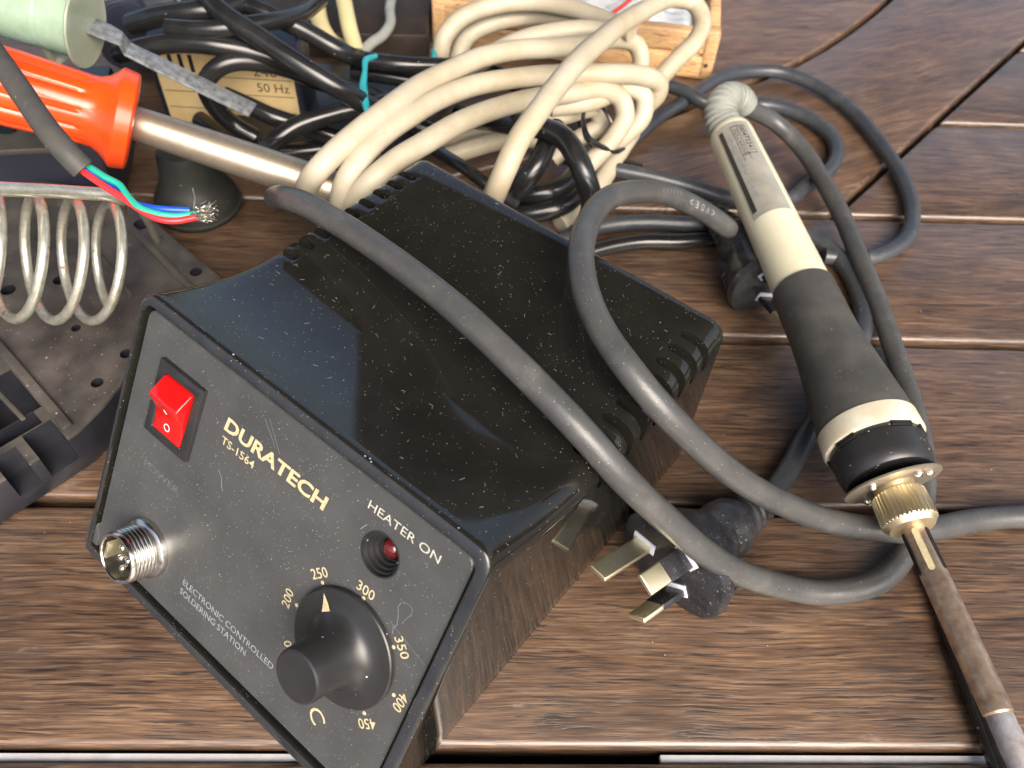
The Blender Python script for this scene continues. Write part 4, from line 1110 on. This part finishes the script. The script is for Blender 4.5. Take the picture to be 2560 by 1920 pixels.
# ------------------------------------------------------------------ green bobbin with a zinc strip
bob = thing("bobbin_tool", "pale green translucent plastic barrel with clear flange and bent grey metal strip", "tool", (-243.2, 385.3, 0.0))
ga, gb = Vector((-185.5, 278.1, 78.0)), Vector((-161.7, 276.4, 74.0))
gx = (gb - ga).normalized(); gl_ = (gb - ga).length
part("barrel", MB().lathe([(-14, 10.5), (-13, 11.0), (gl_ * .45, 11.6), (gl_ * .47, 11.2), (gl_ * .5, 11.2), (gl_ * .52, 11.9), (gl_ - .8, 12.2), (gl_, 11.4)], ga, gx, 48), "bobbin_green", bob)
part("flange", MB().lathe([(gl_ - 0.6, 12.2), (gl_ - .4, 14.6), (gl_ + .2, 15.2), (gl_ + .8, 14.8), (gl_ + .6, 12.4)], ga, gx, 56), "clear_ring", bob)
part("skirt", MB().tube([(-178.1, 277.3, 70.0), (-179.3, 276.3, 64.0), (-179.6, 278.6, 58.0), (-174.5, 279.0, 60.0), (-168.8, 280.5, 64.0)], [2.2, 2.0, 1.8, 1.6, 1.2], 10, 8), "clear_ring", bob)
part("end_cap", MB().lathe([(-30, 9.4), (-14.5, 9.8)], ga, gx, 36), "dark_brown", bob)
sp = [Vector(p) for p in [(-162.4, 280.2, 72.0), (-156.2, 278.2, 71.0), (-150.7, 277.3, 69.0), (-150.7, 279.3, 64.0), (-138.5, 278.5, 58.0), (-123.9, 278.6, 50.0), (-107.7, 276.8, 43.0)]]
stp = MB()
lo_ = []
for i, p in enumerate(sp):
    d = (sp[min(i + 1, len(sp) - 1)] - sp[max(i - 1, 0)]).normalized()
    s_ = d.cross(Vector((0, 0, 1))).normalized(); n_ = s_.cross(d).normalized()
    hw = 4.3
    lo_.append([p + s_ * hw + n_ * .5, p - s_ * hw + n_ * .5, p - s_ * hw - n_ * .5, p + s_ * hw - n_ * .5])
stp.rings(lo_)
part("strip", stp, "zinc_strip", bob, "mottled grey metal strip with a step", bevel=0.25)

# ------------------------------------------------------------------ odds and ends at the back left
rib = thing("ribbed_hose", "short ribbed black rubber hose behind the green barrel", "hose", (-224.0, 412.5, 0.0))
part("hose", MB().tube([(-184.8, 347.9, 26.0), (-191.2, 358.7, 28.0), (-201.9, 374.4, 28.0), (-216.0, 399.1, 26.0)], 13.0, 28, 30, ribs=lambda i: 1.0 + (0.05 if (i // 3) % 2 == 0 else -0.06)), "navy_black", rib, smooth=60)
blk = thing("terminal_block", "small dark grey block with a bare wire beside the ribbed hose", "connector", (-201.1, 411.2, -0.0))
part("body", MB().box(Vector((-186.1, 381.7, 18.0)), Vector((9, 2, 0)), Vector((-2, 9, 0)), Vector((0, 0, 9))), "stand_iron", blk, bevel=1)
part("wire", MB().tube([(-170.1, 357.5, 30.0), (-169.6, 364.9, 32.0), (-172.2, 380.3, 30.0), (-176.9, 396.0, 28.0)], .9, 8, 6), "coil_wire", blk)
crate = thing("dark_case", "dark brown plastic case behind the black leads", "case", (-142.6, 440.9, 0.0))
part("case", MB().box(Vector((-135.4, 406.2, 7.0)) + Vector((0, 30, 0)), Vector((78, 6, 0)), Vector((-3, 46, 0)), Vector((0, 0, 7))), "dark_brown", crate, bevel=1.5)
hub = thing("black_case", "flat black plastic case lying under the black leads", "case", (-94.0, 337.6, 0.0))
part("case", MB().box(Vector((-88.4, 332.3, 6.0)), Vector((44, -4, 0)), Vector((5, 34, 0)), Vector((0, 0, 6))), "black_satin", hub, bevel=2, bseg=3)
cord("pale yellow flex curling down beside the dark case", [(-111.4, 417.9, 30.0), (-108.8, 396.9, 30.0), (-105.7, 383.2, 27.0), (-102.9, 377.0, 24.0), (-99.4, 374.3, 20.0), (-95.8, 378.2, 14.0)], 4.2, "yellow_cord", "pale yellow flexes")
cord("straight pale yellow flex leaning on the black leads", [(-98.2, 406.7, 34.0), (-92.9, 386.8, 32.0), (-88.4, 371.9, 28.0), (-83.6, 360.7, 22.0)], 3.9, "yellow_cord", "pale yellow flexes")
cord("thin greenish flex bent into an elbow above the teal tie", [(-75.4, 426.9, 22.0), (-74.6, 405.5, 22.0), (-72.0, 389.5, 22.0), (-74.2, 377.5, 22.0), (-78.7, 368.7, 22.0), (-82.7, 360.8, 20.0)], 2.6, "boot_grey")
cord("black cable arching up over the top of the black adapter", [(-168.4, 322.7, 50.0), (-153.8, 319.5, 56.0), (-138.8, 316.8, 60.0), (-127.2, 321.7, 60.0), (-119.8, 341.2, 56.0)], 4.4, "black_cord")
